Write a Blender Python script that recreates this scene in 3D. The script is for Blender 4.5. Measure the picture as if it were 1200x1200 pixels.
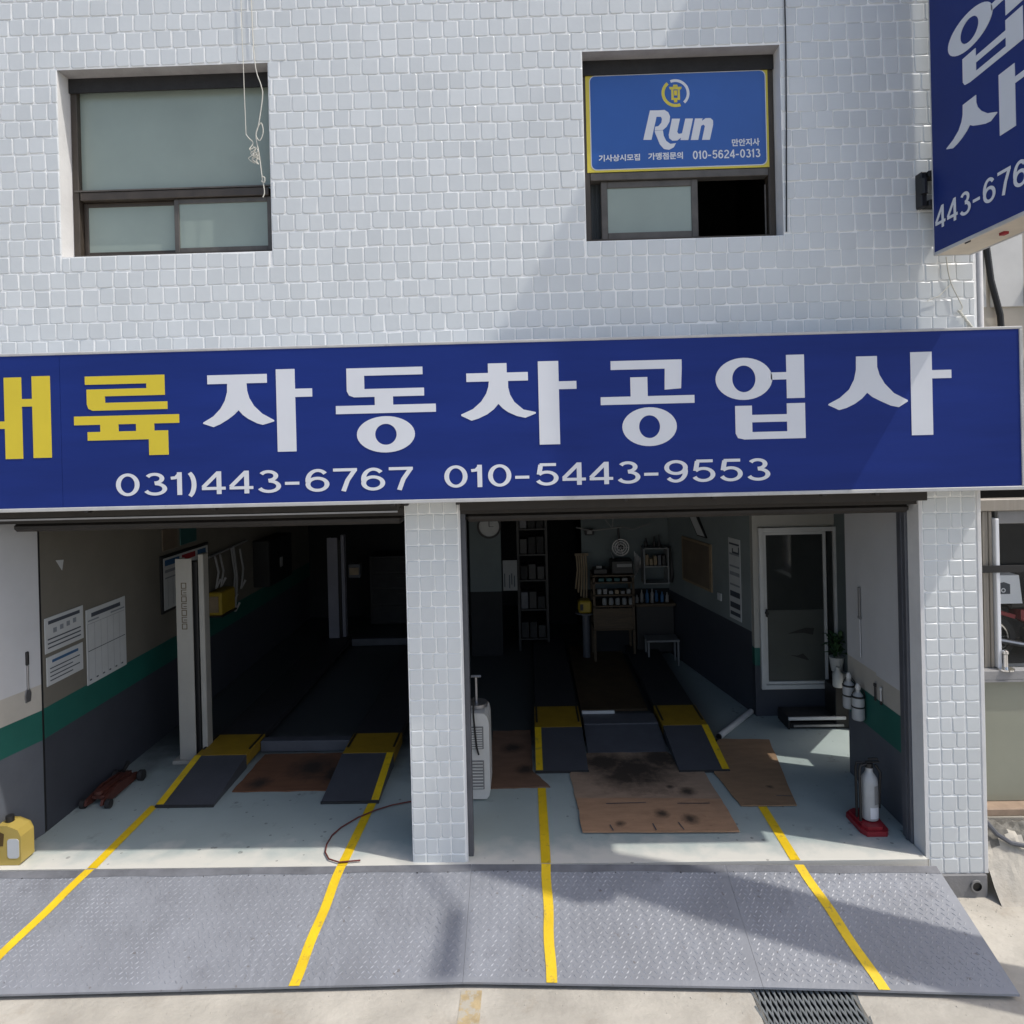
import bpy, bmesh, math, random
from mathutils import Vector, Matrix
random.seed(7)
for o in list(bpy.data.objects): bpy.data.objects.remove(o)
SC = bpy.context.scene
COL = SC.collection

# ------------------------------------------------------------------ camera
F, CY = 820.0, 522.0
YAW, ROLL, PITCH = 0.021, 0.0244, 0.004
CAM_POS = Vector((0.0, -4.75, 2.85))
cam_d = bpy.data.cameras.new('camera'); cam = bpy.data.objects.new('camera', cam_d); COL.objects.link(cam)
cam_d.sensor_width = 36.0; cam_d.lens = F / 1200.0 * 36.0
cam_d.shift_y = (CY - 600.0) / 1200.0
cam_d.clip_start = 0.05; cam_d.clip_end = 500.0
fw = Vector((-math.sin(YAW), math.cos(YAW), 0)); rt = Vector((math.cos(YAW), math.sin(YAW), 0)); up = Vector((0, 0, 1))
fw, up = math.cos(PITCH) * fw - math.sin(PITCH) * up, math.cos(PITCH) * up + math.sin(PITCH) * fw
rt, up = math.cos(ROLL) * rt - math.sin(ROLL) * up, math.cos(ROLL) * up + math.sin(ROLL) * rt
cam.matrix_world = Matrix(((rt.x, up.x, -fw.x, CAM_POS.x), (rt.y, up.y, -fw.y, CAM_POS.y), (rt.z, up.z, -fw.z, CAM_POS.z), (0, 0, 0, 1)))
SC.camera = cam

# ------------------------------------------------------------------ world and sun
TO_SUN = Vector((0.60, -0.20, 1.0)).normalized()
SUN_ELEV = math.asin(TO_SUN.z); SUN_AZ = math.atan2(TO_SUN.x, TO_SUN.y)
world = bpy.data.worlds.new('World'); SC.world = world; world.use_nodes = True
nt = world.node_tree; nt.nodes.clear()
wo = nt.nodes.new('ShaderNodeOutputWorld'); bg = nt.nodes.new('ShaderNodeBackground'); sky = nt.nodes.new('ShaderNodeTexSky')
sky.sky_type = 'NISHITA'; sky.sun_disc = False
sky.sun_elevation = SUN_ELEV; sky.sun_rotation = SUN_AZ
sky.air_density = 1.0; sky.dust_density = 3.4; sky.ozone_density = 1.3
bg.inputs['Strength'].default_value = SKY_STRENGTH = 0.15
nt.links.new(sky.outputs[0], bg.inputs['Color']); nt.links.new(bg.outputs[0], wo.inputs['Surface'])
sun_d = bpy.data.lights.new('sun', 'SUN'); sun_d.energy = 2.45; sun_d.angle = math.radians(0.7); sun_d.color = (1.0, 0.955, 0.88)
sun = bpy.data.objects.new('sun', sun_d); COL.objects.link(sun)
sun.rotation_euler = TO_SUN.to_track_quat('Z', 'Y').to_euler(); sun.location = (6, -3, 10)
SC.view_settings.view_transform = 'Standard'; SC.view_settings.look = 'None'
SC.view_settings.gamma = 1.0; SC.view_settings.use_curve_mapping = False
SC.view_settings.exposure = 0.34

# ------------------------------------------------------------------ helpers
ORIGIN = {}
class MB:
    """collects faces and links them as one mesh object"""
    def __init__(s): s.v = []; s.f = []; s.m = []
    def poly(s, pts, mi=0):
        n = len(s.v); s.v += [tuple(p) for p in pts]; s.f.append(tuple(range(n, n + len(pts)))); s.m.append(mi); return s
    def faces(s, vs, fs, mi=0):
        n = len(s.v); s.v += [tuple(p) for p in vs]
        for f in fs: s.f.append(tuple(n + i for i in f)); s.m.append(mi)
        return s
    def box(s, x0, x1, y0, y1, z0, z1, mi=0, ch=0.0):
        x0, x1 = min(x0, x1), max(x0, x1); y0, y1 = min(y0, y1), max(y0, y1); z0, z1 = min(z0, z1), max(z0, z1)
        if ch <= 0:
            v = [(x0,y0,z0),(x1,y0,z0),(x1,y1,z0),(x0,y1,z0),(x0,y0,z1),(x1,y0,z1),(x1,y1,z1),(x0,y1,z1)]
            return s.faces(v, [(3,2,1,0),(4,5,6,7),(0,1,5,4),(1,2,6,5),(2,3,7,6),(3,0,4,7)], mi)
        c = min(ch, (x1-x0)*.45, (y1-y0)*.45, (z1-z0)*.45)
        cor = [(i, j, k) for k in (0,1) for j in (0,1) for i in (0,1)]
        X = (x0, x1); Y = (y0, y1); Z = (z0, z1); S = (1, -1)
        v = []; idx = {}
        for q in cor:
            i, j, k = q
            p = (X[i], Y[j], Z[k]); d = (S[i]*c, S[j]*c, S[k]*c)
            idx[q] = len(v)
            v += [(p[0], p[1]+d[1], p[2]+d[2]), (p[0]+d[0], p[1], p[2]+d[2]), (p[0]+d[0], p[1]+d[1], p[2])]
        fs = []
        I = lambda i, j, k, a: idx[(i, j, k)] + a
        for a, side in ((0,0),(0,1),(1,0),(1,1),(2,0),(2,1)):
            o = [b for b in (0,1,2) if b != a]
            ring = []
            for (p, q) in ((0,0),(1,0),(1,1),(0,1)):
                t = [0,0,0]; t[a] = side; t[o[0]] = p; t[o[1]] = q
                ring.append(I(*t, a))
            if (side == 0) != (a == 1): ring.reverse()
            fs.append(tuple(ring))
        for a in range(3):
            o = [b for b in (0,1,2) if b != a]
            for p in (0,1):
                for q in (0,1):
                    t0 = [0,0,0]; t0[o[0]] = p; t0[o[1]] = q; t1 = list(t0); t1[a] = 1
                    f = [I(*t0, o[0]), I(*t1, o[0]), I(*t1, o[1]), I(*t0, o[1])]
                    fs.append(tuple(f))
        for q in cor: fs.append((I(*q,0), I(*q,1), I(*q,2)))
        return s.faces(v, fs, mi)
    def prism(s, poly, fn, d0, d1, mi=0, back=True):
        """poly: list of (a,b); fn(a,b,d) -> xyz ; front at d0, back at d1"""
        n = len(poly); v = [fn(a, b, d0) for a, b in poly] + [fn(a, b, d1) for a, b in poly]
        fs = [tuple(range(n))] + ([tuple(range(2*n-1, n-1, -1))] if back else [])
        fs += [(i, n+i, n+(i+1) % n, (i+1) % n) for i in range(n)]
        return s.faces(v, fs, mi)
    def ring(s, cx, cz, rx, rz, hx, hz, fn, d0, d1, mi=0, n=40):
        v = []
        for d in (d0, d1):
            for (a, b) in ((rx, rz), (hx, hz)):
                for i in range(n):
                    t = 2*math.pi*i/n; v.append(fn(cx + a*math.cos(t), cz + b*math.sin(t), d))
        fs = []
        for i in range(n):
            j = (i+1) % n
            fs += [(i, j, n+j, n+i), (i, 2*n+i, 2*n+j, j), (n+i, n+j, 3*n+j, 3*n+i)]
        return s.faces(v, fs, mi)
    def cyl(s, p0, p1, r0, r1=None, n=16, mi=0, caps=True):
        r1 = r0 if r1 is None else r1
        p0 = Vector(p0); p1 = Vector(p1); d = (p1-p0).normalized()
        a = d.orthogonal().normalized(); b = d.cross(a)
        v = []
        for p, r in ((p0, r0), (p1, r1)):
            for i in range(n):
                t = 2*math.pi*i/n; v.append(p + a*(r*math.cos(t)) + b*(r*math.sin(t)))
        fs = [(i, (i+1) % n, n+(i+1) % n, n+i) for i in range(n)]
        if caps: fs += [tuple(range(n-1, -1, -1)), tuple(range(n, 2*n))]
        return s.faces(v, fs, mi)
    def tube(s, pts, r, n=8, mi=0, smooth=0):
        pts = [Vector(p) for p in pts]; v = []; a = None
        if smooth:
            P = [pts[0]]+pts+[pts[-1]]; q = []
            for i in range(1, len(P)-2):
                for j in range(smooth):
                    t = j/smooth; A, B, C_, D = P[i-1], P[i], P[i+1], P[i+2]
                    q.append(.5*((2*B)+(C_-A)*t+(2*A-5*B+4*C_-D)*t*t+(3*B-A-3*C_+D)*t*t*t))
            pts = q+[P[-1]]
        for i, p in enumerate(pts):
            d = (pts[min(i+1, len(pts)-1)] - pts[max(i-1, 0)]).normalized()
            if a is None: a = d.orthogonal().normalized()
            else:
                a = (a - d*a.dot(d))
                a = a.normalized() if a.length > 1e-5 else d.orthogonal().normalized()
            b = d.cross(a)
            for k in range(n):
                t = 2*math.pi*k/n; v.append(p + a*(r*math.cos(t)) + b*(r*math.sin(t)))
        fs = []
        for i in range(len(pts)-1):
            for k in range(n):
                k2 = (k+1) % n; fs.append((i*n+k, i*n+k2, (i+1)*n+k2, (i+1)*n+k))
        fs += [tuple(range(n-1, -1, -1)), tuple(range((len(pts)-1)*n, len(pts)*n))]
        return s.faces(v, fs, mi)
    def lathe(s, prof, c, n=20, mi=0):
        v = []
        for r, z in prof:
            for i in range(n):
                t = 2*math.pi*i/n; v.append((c[0]+r*math.cos(t), c[1]+r*math.sin(t), c[2]+z))
        fs = []
        for k in range(len(prof)-1):
            for i in range(n):
                j = (i+1) % n; fs.append((k*n+i, k*n+j, (k+1)*n+j, (k+1)*n+i))
        fs += [tuple(range(n-1, -1, -1)), tuple(range((len(prof)-1)*n, len(prof)*n))]
        return s.faces(v, fs, mi)
    def mesh(s, name, mats, off=(0, 0, 0), smooth=False):
        me = bpy.data.meshes.new(name)
        me.from_pydata([(v[0]-off[0], v[1]-off[1], v[2]-off[2]) for v in s.v], [], s.f)
        for m in mats: me.materials.append(m)
        me.polygons.foreach_set('material_index', s.m)
        bm = bmesh.new(); bm.from_mesh(me); bmesh.ops.recalc_face_normals(bm, faces=bm.faces); bm.to_mesh(me); bm.free()
        if smooth:
            me.polygons.foreach_set('use_smooth', [True]*len(me.polygons)); me.set_sharp_from_angle(angle=math.radians(38))
        me.update(); return me
    def build(s, name, mats, parent=None, smooth=False, label=None):
        if not isinstance(mats, (list, tuple)): mats = [mats]
        off = ORIGIN.get(parent.name, (0, 0, 0)) if parent else (0, 0, 0)
        o = bpy.data.objects.new(name, s.mesh(name, mats, off, smooth)); COL.objects.link(o)
        if parent: o.parent = parent; ORIGIN[o.name] = off
        if label: o['label'] = label
        return o
def tag(o, label=None, cat=None, group=None, kind=None):
    if label: o['label'] = label
    if cat: o['category'] = cat
    if group: o['group'] = group
    if kind: o['kind'] = kind
    return o
def thing(name, label, cat, loc, group=None):
    o = bpy.data.objects.new(name, None); COL.objects.link(o); o.location = loc; o.empty_display_size = .1
    ORIGIN[o.name] = tuple(loc); return tag(o, label, cat, group)
def solo(mb, name, mats, label, cat, group=None, smooth=False, loc=None):
    """a thing that is one mesh; its origin is put at its base"""
    if not isinstance(mats, (list, tuple)): mats = [mats]
    xs = [v[0] for v in mb.v]; ys = [v[1] for v in mb.v]; zs = [v[2] for v in mb.v]
    c = loc or ((min(xs)+max(xs))/2, (min(ys)+max(ys))/2, min(zs))
    o = bpy.data.objects.new(name, mb.mesh(name, mats, c, smooth)); COL.objects.link(o); o.location = c
    return tag(o, label, cat, group)
XZ = lambda y, s=1: (lambda a, b, d: (a, y + d, b))
XY = lambda z: (lambda a, b, d: (a, b, z + d))
YZ = lambda x: (lambda a, b, d: (x + d, a, b))

# ------------------------------------------------------------------ materials
def mat(name, col, rough=.6, var=.12, scale=6., bump=0., bscale=80., metal=0., spots=None, spot_col=(.05,.045,.04), spot_scale=14., island=0., emis=None, spec=.5, stretch=None):
    m = bpy.data.materials.new(name); m.use_nodes = True
    N = m.node_tree.nodes; L = m.node_tree.links
    b = N['Principled BSDF']; b.inputs['Roughness'].default_value = rough; b.inputs['Metallic'].default_value = metal
    b.inputs['Specular IOR Level'].default_value = spec
    g = N.new('ShaderNodeNewGeometry'); pos = g.outputs['Position']
    if stretch:
        mp = N.new('ShaderNodeMapping'); mp.inputs['Scale'].default_value = stretch; L.new(pos, mp.inputs['Vector']); pos = mp.outputs[0]
    n1 = N.new('ShaderNodeTexNoise'); n1.inputs['Scale'].default_value = scale; n1.inputs['Detail'].default_value = 6; n1.inputs['Roughness'].default_value = .62
    L.new(pos, n1.inputs['Vector'])
    r = N.new('ShaderNodeValToRGB')
    lo = [max(0, c*(1-var)) for c in col]; hi = [min(1, c*(1+var)) for c in col]
    r.color_ramp.elements[0].position = .3; r.color_ramp.elements[1].position = .7
    r.color_ramp.elements[0].color = (*lo, 1); r.color_ramp.elements[1].color = (*hi, 1)
    L.new(n1.outputs['Fac'], r.inputs['Fac']); out = r.outputs['Color']
    if island:
        oi = N.new('ShaderNodeObjectInfo'); ad = N.new('ShaderNodeMath'); ad.operation = 'ADD'
        L.new(g.outputs['Random Per Island'], ad.inputs[0]); L.new(oi.outputs['Random'], ad.inputs[1])
        fr = N.new('ShaderNodeMath'); fr.operation = 'FRACT'; L.new(ad.outputs[0], fr.inputs[0])
        mr = N.new('ShaderNodeMapRange'); mr.inputs['To Min'].default_value = 1-island; mr.inputs['To Max'].default_value = 1+island
        L.new(fr.outputs[0], mr.inputs['Value'])
        mx = N.new('ShaderNodeMix'); mx.data_type = 'RGBA'; mx.blend_type = 'MULTIPLY'; mx.inputs[0].default_value = 1
        L.new(out, mx.inputs[6]); L.new(mr.outputs[0], mx.inputs[7]); out = mx.outputs[2]
    if spots:
        n2 = N.new('ShaderNodeTexNoise'); n2.inputs['Scale'].default_value = spot_scale; n2.inputs['Detail'].default_value = 8; n2.inputs['Roughness'].default_value = .7
        L.new(pos, n2.inputs['Vector'])
        r2 = N.new('ShaderNodeValToRGB'); r2.color_ramp.elements[0].position = spots[0]; r2.color_ramp.elements[1].position = spots[1]
        r2.color_ramp.elements[0].color = (0,0,0,1); r2.color_ramp.elements[1].color = (spots[2],)*3 + (1,)
        L.new(n2.outputs['Fac'], r2.inputs['Fac'])
        mx = N.new('ShaderNodeMix'); mx.data_type = 'RGBA'; L.new(r2.outputs['Color'], mx.inputs[0])
        L.new(out, mx.inputs[6]); mx.inputs[7].default_value = (*spot_col, 1); out = mx.outputs[2]
    L.new(out, b.inputs['Base Color'])
    if bump:
        n3 = N.new('ShaderNodeTexNoise'); n3.inputs['Scale'].default_value = bscale; n3.inputs['Detail'].default_value = 5
        L.new(pos, n3.inputs['Vector'])
        bp = N.new('ShaderNodeBump'); bp.inputs['Strength'].default_value = bump; bp.inputs['Distance'].default_value = .01
        L.new(n3.outputs['Fac'], bp.inputs['Height']); L.new(bp.outputs[0], b.inputs['Normal'])
    if emis:
        b.inputs['Emission Color'].default_value = (*emis[:3], 1); b.inputs['Emission Strength'].default_value = emis[3]
    return m
def glass_mat(name, tint=(.97,.98,.97), rough=.02):
    m = bpy.data.materials.new(name); m.use_nodes = True
    N = m.node_tree.nodes; L = m.node_tree.links; N.clear()
    o = N.new('ShaderNodeOutputMaterial'); t = N.new('ShaderNodeBsdfTransparent'); t.inputs[0].default_value = (*tint, 1)
    gl = N.new('ShaderNodeBsdfGlossy'); gl.inputs['Roughness'].default_value = rough
    fr = N.new('ShaderNodeFresnel'); fr.inputs['IOR'].default_value = 1.2
    mx = N.new('ShaderNodeMixShader'); L.new(fr.outputs[0], mx.inputs[0]); L.new(t.outputs[0], mx.inputs[1]); L.new(gl.outputs[0], mx.inputs[2])
    L.new(mx.outputs[0], o.inputs['Surface']); return m
def stain_mat(name, col, stains, rough=.85):
    """cardboard or floor sheet with soaked-in oil stains: stains = (x, y, radius)"""
    m = mat(name, col, rough, .14, 5., .25, 40., stretch=(1, 3, 1), spots=(.62, .72, .55), spot_col=(.06,.04,.025), spot_scale=9.)
    N = m.node_tree.nodes; L = m.node_tree.links; b = N['Principled BSDF']
    g = N.new('ShaderNodeNewGeometry'); nz = N.new('ShaderNodeTexNoise'); nz.inputs['Scale'].default_value = 8; nz.inputs['Detail'].default_value = 10; nz.inputs['Roughness'].default_value = .72
    L.new(g.outputs['Position'], nz.inputs['Vector'])
    acc = None
    for (x, y, rad) in stains:
        d = N.new('ShaderNodeVectorMath'); d.operation = 'DISTANCE'; d.inputs[1].default_value = (x, y, 0)
        L.new(g.outputs['Position'], d.inputs[0])
        dv = N.new('ShaderNodeMath'); dv.operation = 'DIVIDE'; L.new(d.outputs['Value'], dv.inputs[0]); dv.inputs[1].default_value = rad
        ad = N.new('ShaderNodeMath'); ad.operation = 'MULTIPLY_ADD'; L.new(nz.outputs['Fac'], ad.inputs[0]); ad.inputs[1].default_value = 1.6; L.new(dv.outputs[0], ad.inputs[2])
        mr = N.new('ShaderNodeMapRange'); L.new(ad.outputs[0], mr.inputs['Value'])
        mr.inputs['From Min'].default_value = 1.15; mr.inputs['From Max'].default_value = 2.1; mr.inputs['To Min'].default_value = .93; mr.inputs['To Max'].default_value = 0
        if acc is None: acc = mr.outputs[0]
        else:
            q = N.new('ShaderNodeMath'); q.operation = 'MAXIMUM'; L.new(acc, q.inputs[0]); L.new(mr.outputs[0], q.inputs[1]); acc = q.outputs[0]
    src = b.inputs['Base Color'].links[0].from_socket
    mx = N.new('ShaderNodeMix'); mx.data_type = 'RGBA'; L.new(acc, mx.inputs[0]); L.new(src, mx.inputs[6]); mx.inputs[7].default_value = (.026,.019,.014,1)
    L.new(mx.outputs[2], b.inputs['Base Color']); return m

M = {}
M['tile'] = mat('white_glazed_tile', (.615,.645,.655), .33, .05, 1.3, .06, 25., island=.034, spots=(.62,.82,.20), spot_col=(.42,.42,.40), spot_scale=2.2)
M['grout'] = mat('white_grout', (.87,.88,.87), .8, .08, 4., .2, 90., spots=(.60,.75,.4), spot_col=(.45,.44,.42), spot_scale=4.)
M['plaster'] = mat('white_plaster', (.66,.66,.66), .75, .08, 4., .15, 50.)
M['plaster_grey'] = mat('grey_plaster', (.27,.27,.275), .8, .14, 4., .25, 40.)
M['base_grey'] = mat('grey_base_paint', (.20,.20,.205), .7, .14, 6., .25, 40.)
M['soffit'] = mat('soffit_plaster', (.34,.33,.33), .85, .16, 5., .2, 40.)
M['bronze'] = mat('bronze_frame', (.050,.040,.031), .45, .2, 9.)
M['bronze_lt'] = mat('bronze_frame_worn', (.085,.078,.07), .5, .22, 9.)
M['frost'] = mat('frosted_pane', (.275,.33,.295), .28, .10, 1.1, spec=.5)
M['black'] = mat('black_paint', (.012,.012,.013), .5, .2)
M['rubber'] = mat('black_rubber', (.018,.018,.019), .75, .25, 20., .2)
M['dark_room'] = mat('dark_room', (.03,.03,.032), .9, .2)
M['curtain'] = mat('grey_curtain', (.07,.08,.085), .9, .2, 5., stretch=(14,1,.4))
M['sign_blue'] = mat('sign_blue_film', (.0115,.029,.180), .45, .12, 1.2, spec=.16, spots=(.66,.80,.16), spot_col=(.10,.13,.24), spot_scale=3., stretch=(.7,1,5))
M['sign_blue2'] = mat('projecting_sign_blue_film', (.013,.030,.165), .45, .08, 1.2, spec=.16)
M['letter_white'] = mat('white_lettering', (.66,.68,.72), .45, .03, 2.)
M['letter_yellow'] = mat('yellow_lettering', (.66,.52,.03), .45, .05, 2.)
M['sign_trim'] = mat('sign_trim_white', (.46,.46,.455), .5, .14, 6., spots=(.62,.75,.6), spot_col=(.18,.14,.10))
M['sign_beige'] = mat('sign_bottom_beige', (.55,.49,.40), .7, .12, 5., spots=(.66,.75,.5), spot_col=(.2,.13,.08))
M['run_blue'] = mat('window_sign_blue', (.020,.095,.36), .3, .10, 1.0)
M['run_yellow'] = mat('window_sign_yellow', (.62,.52,.06), .4, .06)
M['shutter_brown'] = mat('rusty_brown_shutter_box', (.016,.0125,.010), .6, .3, 10.)
M['steel_grey'] = mat('grey_painted_steel', (.08,.085,.10), .45, .14, 8.)
def worn_plate():
    m = mat('grey_blue_chequer_plate', (.232,.243,.268), .48, .18, 1.6, .15, 60., spots=(.58,.72,.45), spot_col=(.115,.115,.13), spot_scale=3.5)
    N = m.node_tree.nodes; L = m.node_tree.links; b = N['Principled BSDF']; src = b.inputs['Base Color'].links[0].from_socket
    g = N.new('ShaderNodeNewGeometry'); mp = N.new('ShaderNodeMapping'); mp.inputs['Scale'].default_value = (9,1.6,1); L.new(g.outputs['Position'], mp.inputs['Vector'])
    n = N.new('ShaderNodeTexNoise'); n.inputs['Scale'].default_value = 1.5; n.inputs['Detail'].default_value = 8; n.inputs['Roughness'].default_value = .7; L.new(mp.outputs[0], n.inputs['Vector'])
    r = N.new('ShaderNodeMapRange'); L.new(n.outputs['Fac'], r.inputs['Value']); r.inputs['From Min'].default_value = .56; r.inputs['From Max'].default_value = .78; r.inputs['To Min'].default_value = 0; r.inputs['To Max'].default_value = .6
    mx = N.new('ShaderNodeMix'); mx.data_type = 'RGBA'; L.new(r.outputs[0], mx.inputs[0]); L.new(src, mx.inputs[6]); mx.inputs[7].default_value = (.33,.345,.38,1)
    n2 = N.new('ShaderNodeTexNoise'); n2.inputs['Scale'].default_value = 26; n2.inputs['Detail'].default_value = 6; L.new(g.outputs['Position'], n2.inputs['Vector'])
    r2 = N.new('ShaderNodeMapRange'); L.new(n2.outputs['Fac'], r2.inputs['Value']); r2.inputs['From Min'].default_value = .66; r2.inputs['From Max'].default_value = .74; r2.inputs['To Max'].default_value = .55
    m2 = N.new('ShaderNodeMix'); m2.data_type = 'RGBA'; L.new(r2.outputs[0], m2.inputs[0]); L.new(mx.outputs[2], m2.inputs[6]); m2.inputs[7].default_value = (.10,.075,.06,1)
    L.new(m2.outputs[2], b.inputs['Base Color']); return m
M['plate'] = worn_plate()
M['stud'] = mat('worn_plate_studs', (.30,.315,.35), .38, .3, 3.)
M['yellow_line'] = mat('yellow_road_paint', (.72,.49,.012), .55, .14, 5., .15, 60., spots=(.57,.66,.55), spot_col=(.22,.165,.07), spot_scale=18.)
def floor_mat():
    m = mat('grey_floor_paint', (.345,.41,.405), .5, .08, 1.3, .10, 45., spots=(.60,.70,.5), spot_col=(.17,.18,.18), spot_scale=4.5)
    N = m.node_tree.nodes; L = m.node_tree.links; b = N['Principled BSDF']; src = b.inputs['Base Color'].links[0].from_socket
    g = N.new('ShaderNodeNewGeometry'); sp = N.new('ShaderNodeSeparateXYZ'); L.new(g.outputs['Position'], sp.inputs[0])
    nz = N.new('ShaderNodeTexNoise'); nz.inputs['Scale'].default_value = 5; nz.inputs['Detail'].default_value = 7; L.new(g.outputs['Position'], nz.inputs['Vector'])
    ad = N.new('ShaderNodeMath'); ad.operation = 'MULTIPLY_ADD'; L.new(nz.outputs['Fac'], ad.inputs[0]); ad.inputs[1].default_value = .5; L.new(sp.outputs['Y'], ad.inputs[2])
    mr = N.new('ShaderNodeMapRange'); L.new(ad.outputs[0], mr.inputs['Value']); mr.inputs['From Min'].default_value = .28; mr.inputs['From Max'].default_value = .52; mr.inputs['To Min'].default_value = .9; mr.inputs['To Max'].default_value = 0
    mx = N.new('ShaderNodeMix'); mx.data_type = 'RGBA'; L.new(mr.outputs[0], mx.inputs[0]); L.new(src, mx.inputs[6]); mx.inputs[7].default_value = (.66,.645,.59,1)   # pale worn screed at the threshold, confined to the sunlit strip it also brightens
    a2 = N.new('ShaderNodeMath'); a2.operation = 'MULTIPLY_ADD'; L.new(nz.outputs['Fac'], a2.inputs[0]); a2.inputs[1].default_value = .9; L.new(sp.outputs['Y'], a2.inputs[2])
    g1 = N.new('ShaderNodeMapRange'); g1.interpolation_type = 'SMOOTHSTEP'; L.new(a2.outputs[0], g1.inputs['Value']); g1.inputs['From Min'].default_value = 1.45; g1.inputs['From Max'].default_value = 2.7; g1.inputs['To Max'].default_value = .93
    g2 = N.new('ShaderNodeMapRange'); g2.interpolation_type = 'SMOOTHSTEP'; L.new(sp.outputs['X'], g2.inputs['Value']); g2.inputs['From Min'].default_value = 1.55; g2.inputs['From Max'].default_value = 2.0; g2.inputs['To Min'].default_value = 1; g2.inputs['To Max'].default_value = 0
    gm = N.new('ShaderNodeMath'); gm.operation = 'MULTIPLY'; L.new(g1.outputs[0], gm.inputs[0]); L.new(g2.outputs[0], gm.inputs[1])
    md = N.new('ShaderNodeMix'); md.data_type = 'RGBA'; L.new(gm.outputs[0], md.inputs[0]); L.new(mx.outputs[2], md.inputs[6]); md.inputs[7].default_value = (.030,.034,.037,1)   # shade of the deep bays painted in; fades out towards the lit office side
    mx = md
    v = N.new('ShaderNodeTexVoronoi'); v.inputs['Scale'].default_value = 11; v.inputs['Randomness'].default_value = 1; L.new(g.outputs['Position'], v.inputs['Vector'])
    n2 = N.new('ShaderNodeTexNoise'); n2.inputs['Scale'].default_value = 2.2; n2.inputs['Detail'].default_value = 3; L.new(g.outputs['Position'], n2.inputs['Vector'])
    q = N.new('ShaderNodeMapRange'); L.new(n2.outputs['Fac'], q.inputs['Value']); q.inputs['From Min'].default_value = .40; q.inputs['From Max'].default_value = .66; q.inputs['To Min'].default_value = 0; q.inputs['To Max'].default_value = .21
    lt = N.new('ShaderNodeMath'); lt.operation = 'LESS_THAN'; L.new(v.outputs['Distance'], lt.inputs[0]); L.new(q.outputs[0], lt.inputs[1])
    n3 = N.new('ShaderNodeTexNoise'); n3.inputs['Scale'].default_value = 60; n3.inputs['Detail'].default_value = 4; L.new(g.outputs['Position'], n3.inputs['Vector'])
    mu = N.new('ShaderNodeMath'); mu.operation = 'MULTIPLY'; L.new(lt.outputs[0], mu.inputs[0]); L.new(n3.outputs['Fac'], mu.inputs[1])
    m2 = N.new('ShaderNodeMix'); m2.data_type = 'RGBA'; L.new(mu.outputs[0], m2.inputs[0]); L.new(mx.outputs[2], m2.inputs[6]); m2.inputs[7].default_value = (.07,.07,.07,1)
    L.new(m2.outputs[2], b.inputs['Base Color']); return m
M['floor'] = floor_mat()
M['parking'] = mat('shaded_parking_ground', (.035,.035,.036), .85, .2, 6., .3)  # darkened to put the shade under the stilts into the ground
M['floor_inner'] = mat('shaded_floor_paint', (.13,.15,.155), .6, .2, 1.2, .06, 40., spots=(.6,.7,.6), spot_col=(.05,.05,.05), spot_scale=4.)  # unused; floor colour darkened for the shade deep inside the bays
M['road'] = mat('pale_concrete', (.43,.405,.355), .85, .20, 2.4, .5, 35., spots=(.56,.72,.5), spot_col=(.29,.245,.19), spot_scale=3.2)
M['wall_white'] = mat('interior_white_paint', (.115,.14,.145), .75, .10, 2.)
M['panel_white'] = mat('side_panel_white_paint', (.50,.51,.53), .6, .06, 2.)
M['cream'] = mat('side_panel_cream_paint', (.42,.40,.36), .7, .08, 3.)
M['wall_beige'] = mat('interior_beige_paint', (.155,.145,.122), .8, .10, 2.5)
M['green'] = mat('green_wall_band', (.012,.105,.085), .55, .10, 3.)
M['dado'] = mat('grey_dado_shaded', (.045,.050,.064), .6, .10, 3.)  # dado grey with the interior shade put into the colour
M['dado_lit'] = mat('grey_dado_lit', (.095,.105,.125), .6, .10, 3.)  # lighter copy of the dado grey for the lit front panels
M['flat_strip'] = mat('dirty_flat_steel', (.15,.155,.17), .55, .25, 5., .2, 50.)
M['faded_paint'] = mat('faded_ochre_paint', (.42,.33,.19), .85, .25, 9., .3, 45., spots=(.45,.55,.85), spot_col=(.42,.40,.35), spot_scale=16.)
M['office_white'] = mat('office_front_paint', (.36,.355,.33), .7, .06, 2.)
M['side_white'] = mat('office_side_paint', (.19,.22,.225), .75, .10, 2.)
M['ceiling'] = mat('darkened_ceiling', (.025,.025,.025), .9, .2)  # ceiling colour darkened to keep the bays dim
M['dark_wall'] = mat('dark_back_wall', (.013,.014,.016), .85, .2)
M['ramp'] = mat('charcoal_ramp', (.060,.064,.076), .6, .12, 4., .2, 70.)
M['runway'] = mat('shaded_runway', (.022,.023,.027), .65, .2, 4., .2, 70.)  # ramp charcoal darkened for the shade at the rear of the bays
M['dull_white'] = mat('dull_white_enamel', (.40,.41,.41), .45, .10, 8.)
M['ramp_yellow'] = mat('yellow_ramp_paint', (.30,.185,.012), .55, .16, 7., spots=(.62,.7,.5), spot_col=(.12,.08,.02))
M['lift_white'] = mat('off_white_lift_enamel', (.34,.33,.30), .45, .08, 3.)
M['lift_blue'] = mat('grey_lift_enamel', (.20,.20,.24), .5, .1, 3.)  # darker, bluer enamel for the rear posts
M['card'] = stain_mat('cardboard', (.37,.225,.135), [(.95,.55,.06),(1.15,.47,.07),(.62,.42,.04)])
M['card_oil'] = stain_mat('oil_soaked_cardboard', (.33,.235,.165), [(.86,1.28,.36),(.62,1.42,.26),(1.12,1.50,.28),(.75,1.18,.22),(1.22,.90,.07),(1.1,.98,.04)])
M['card_dark'] = stain_mat('brown_cardboard', (.165,.095,.060), [(-.08,1.32,.09),(-.2,1.75,.1)])
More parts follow.
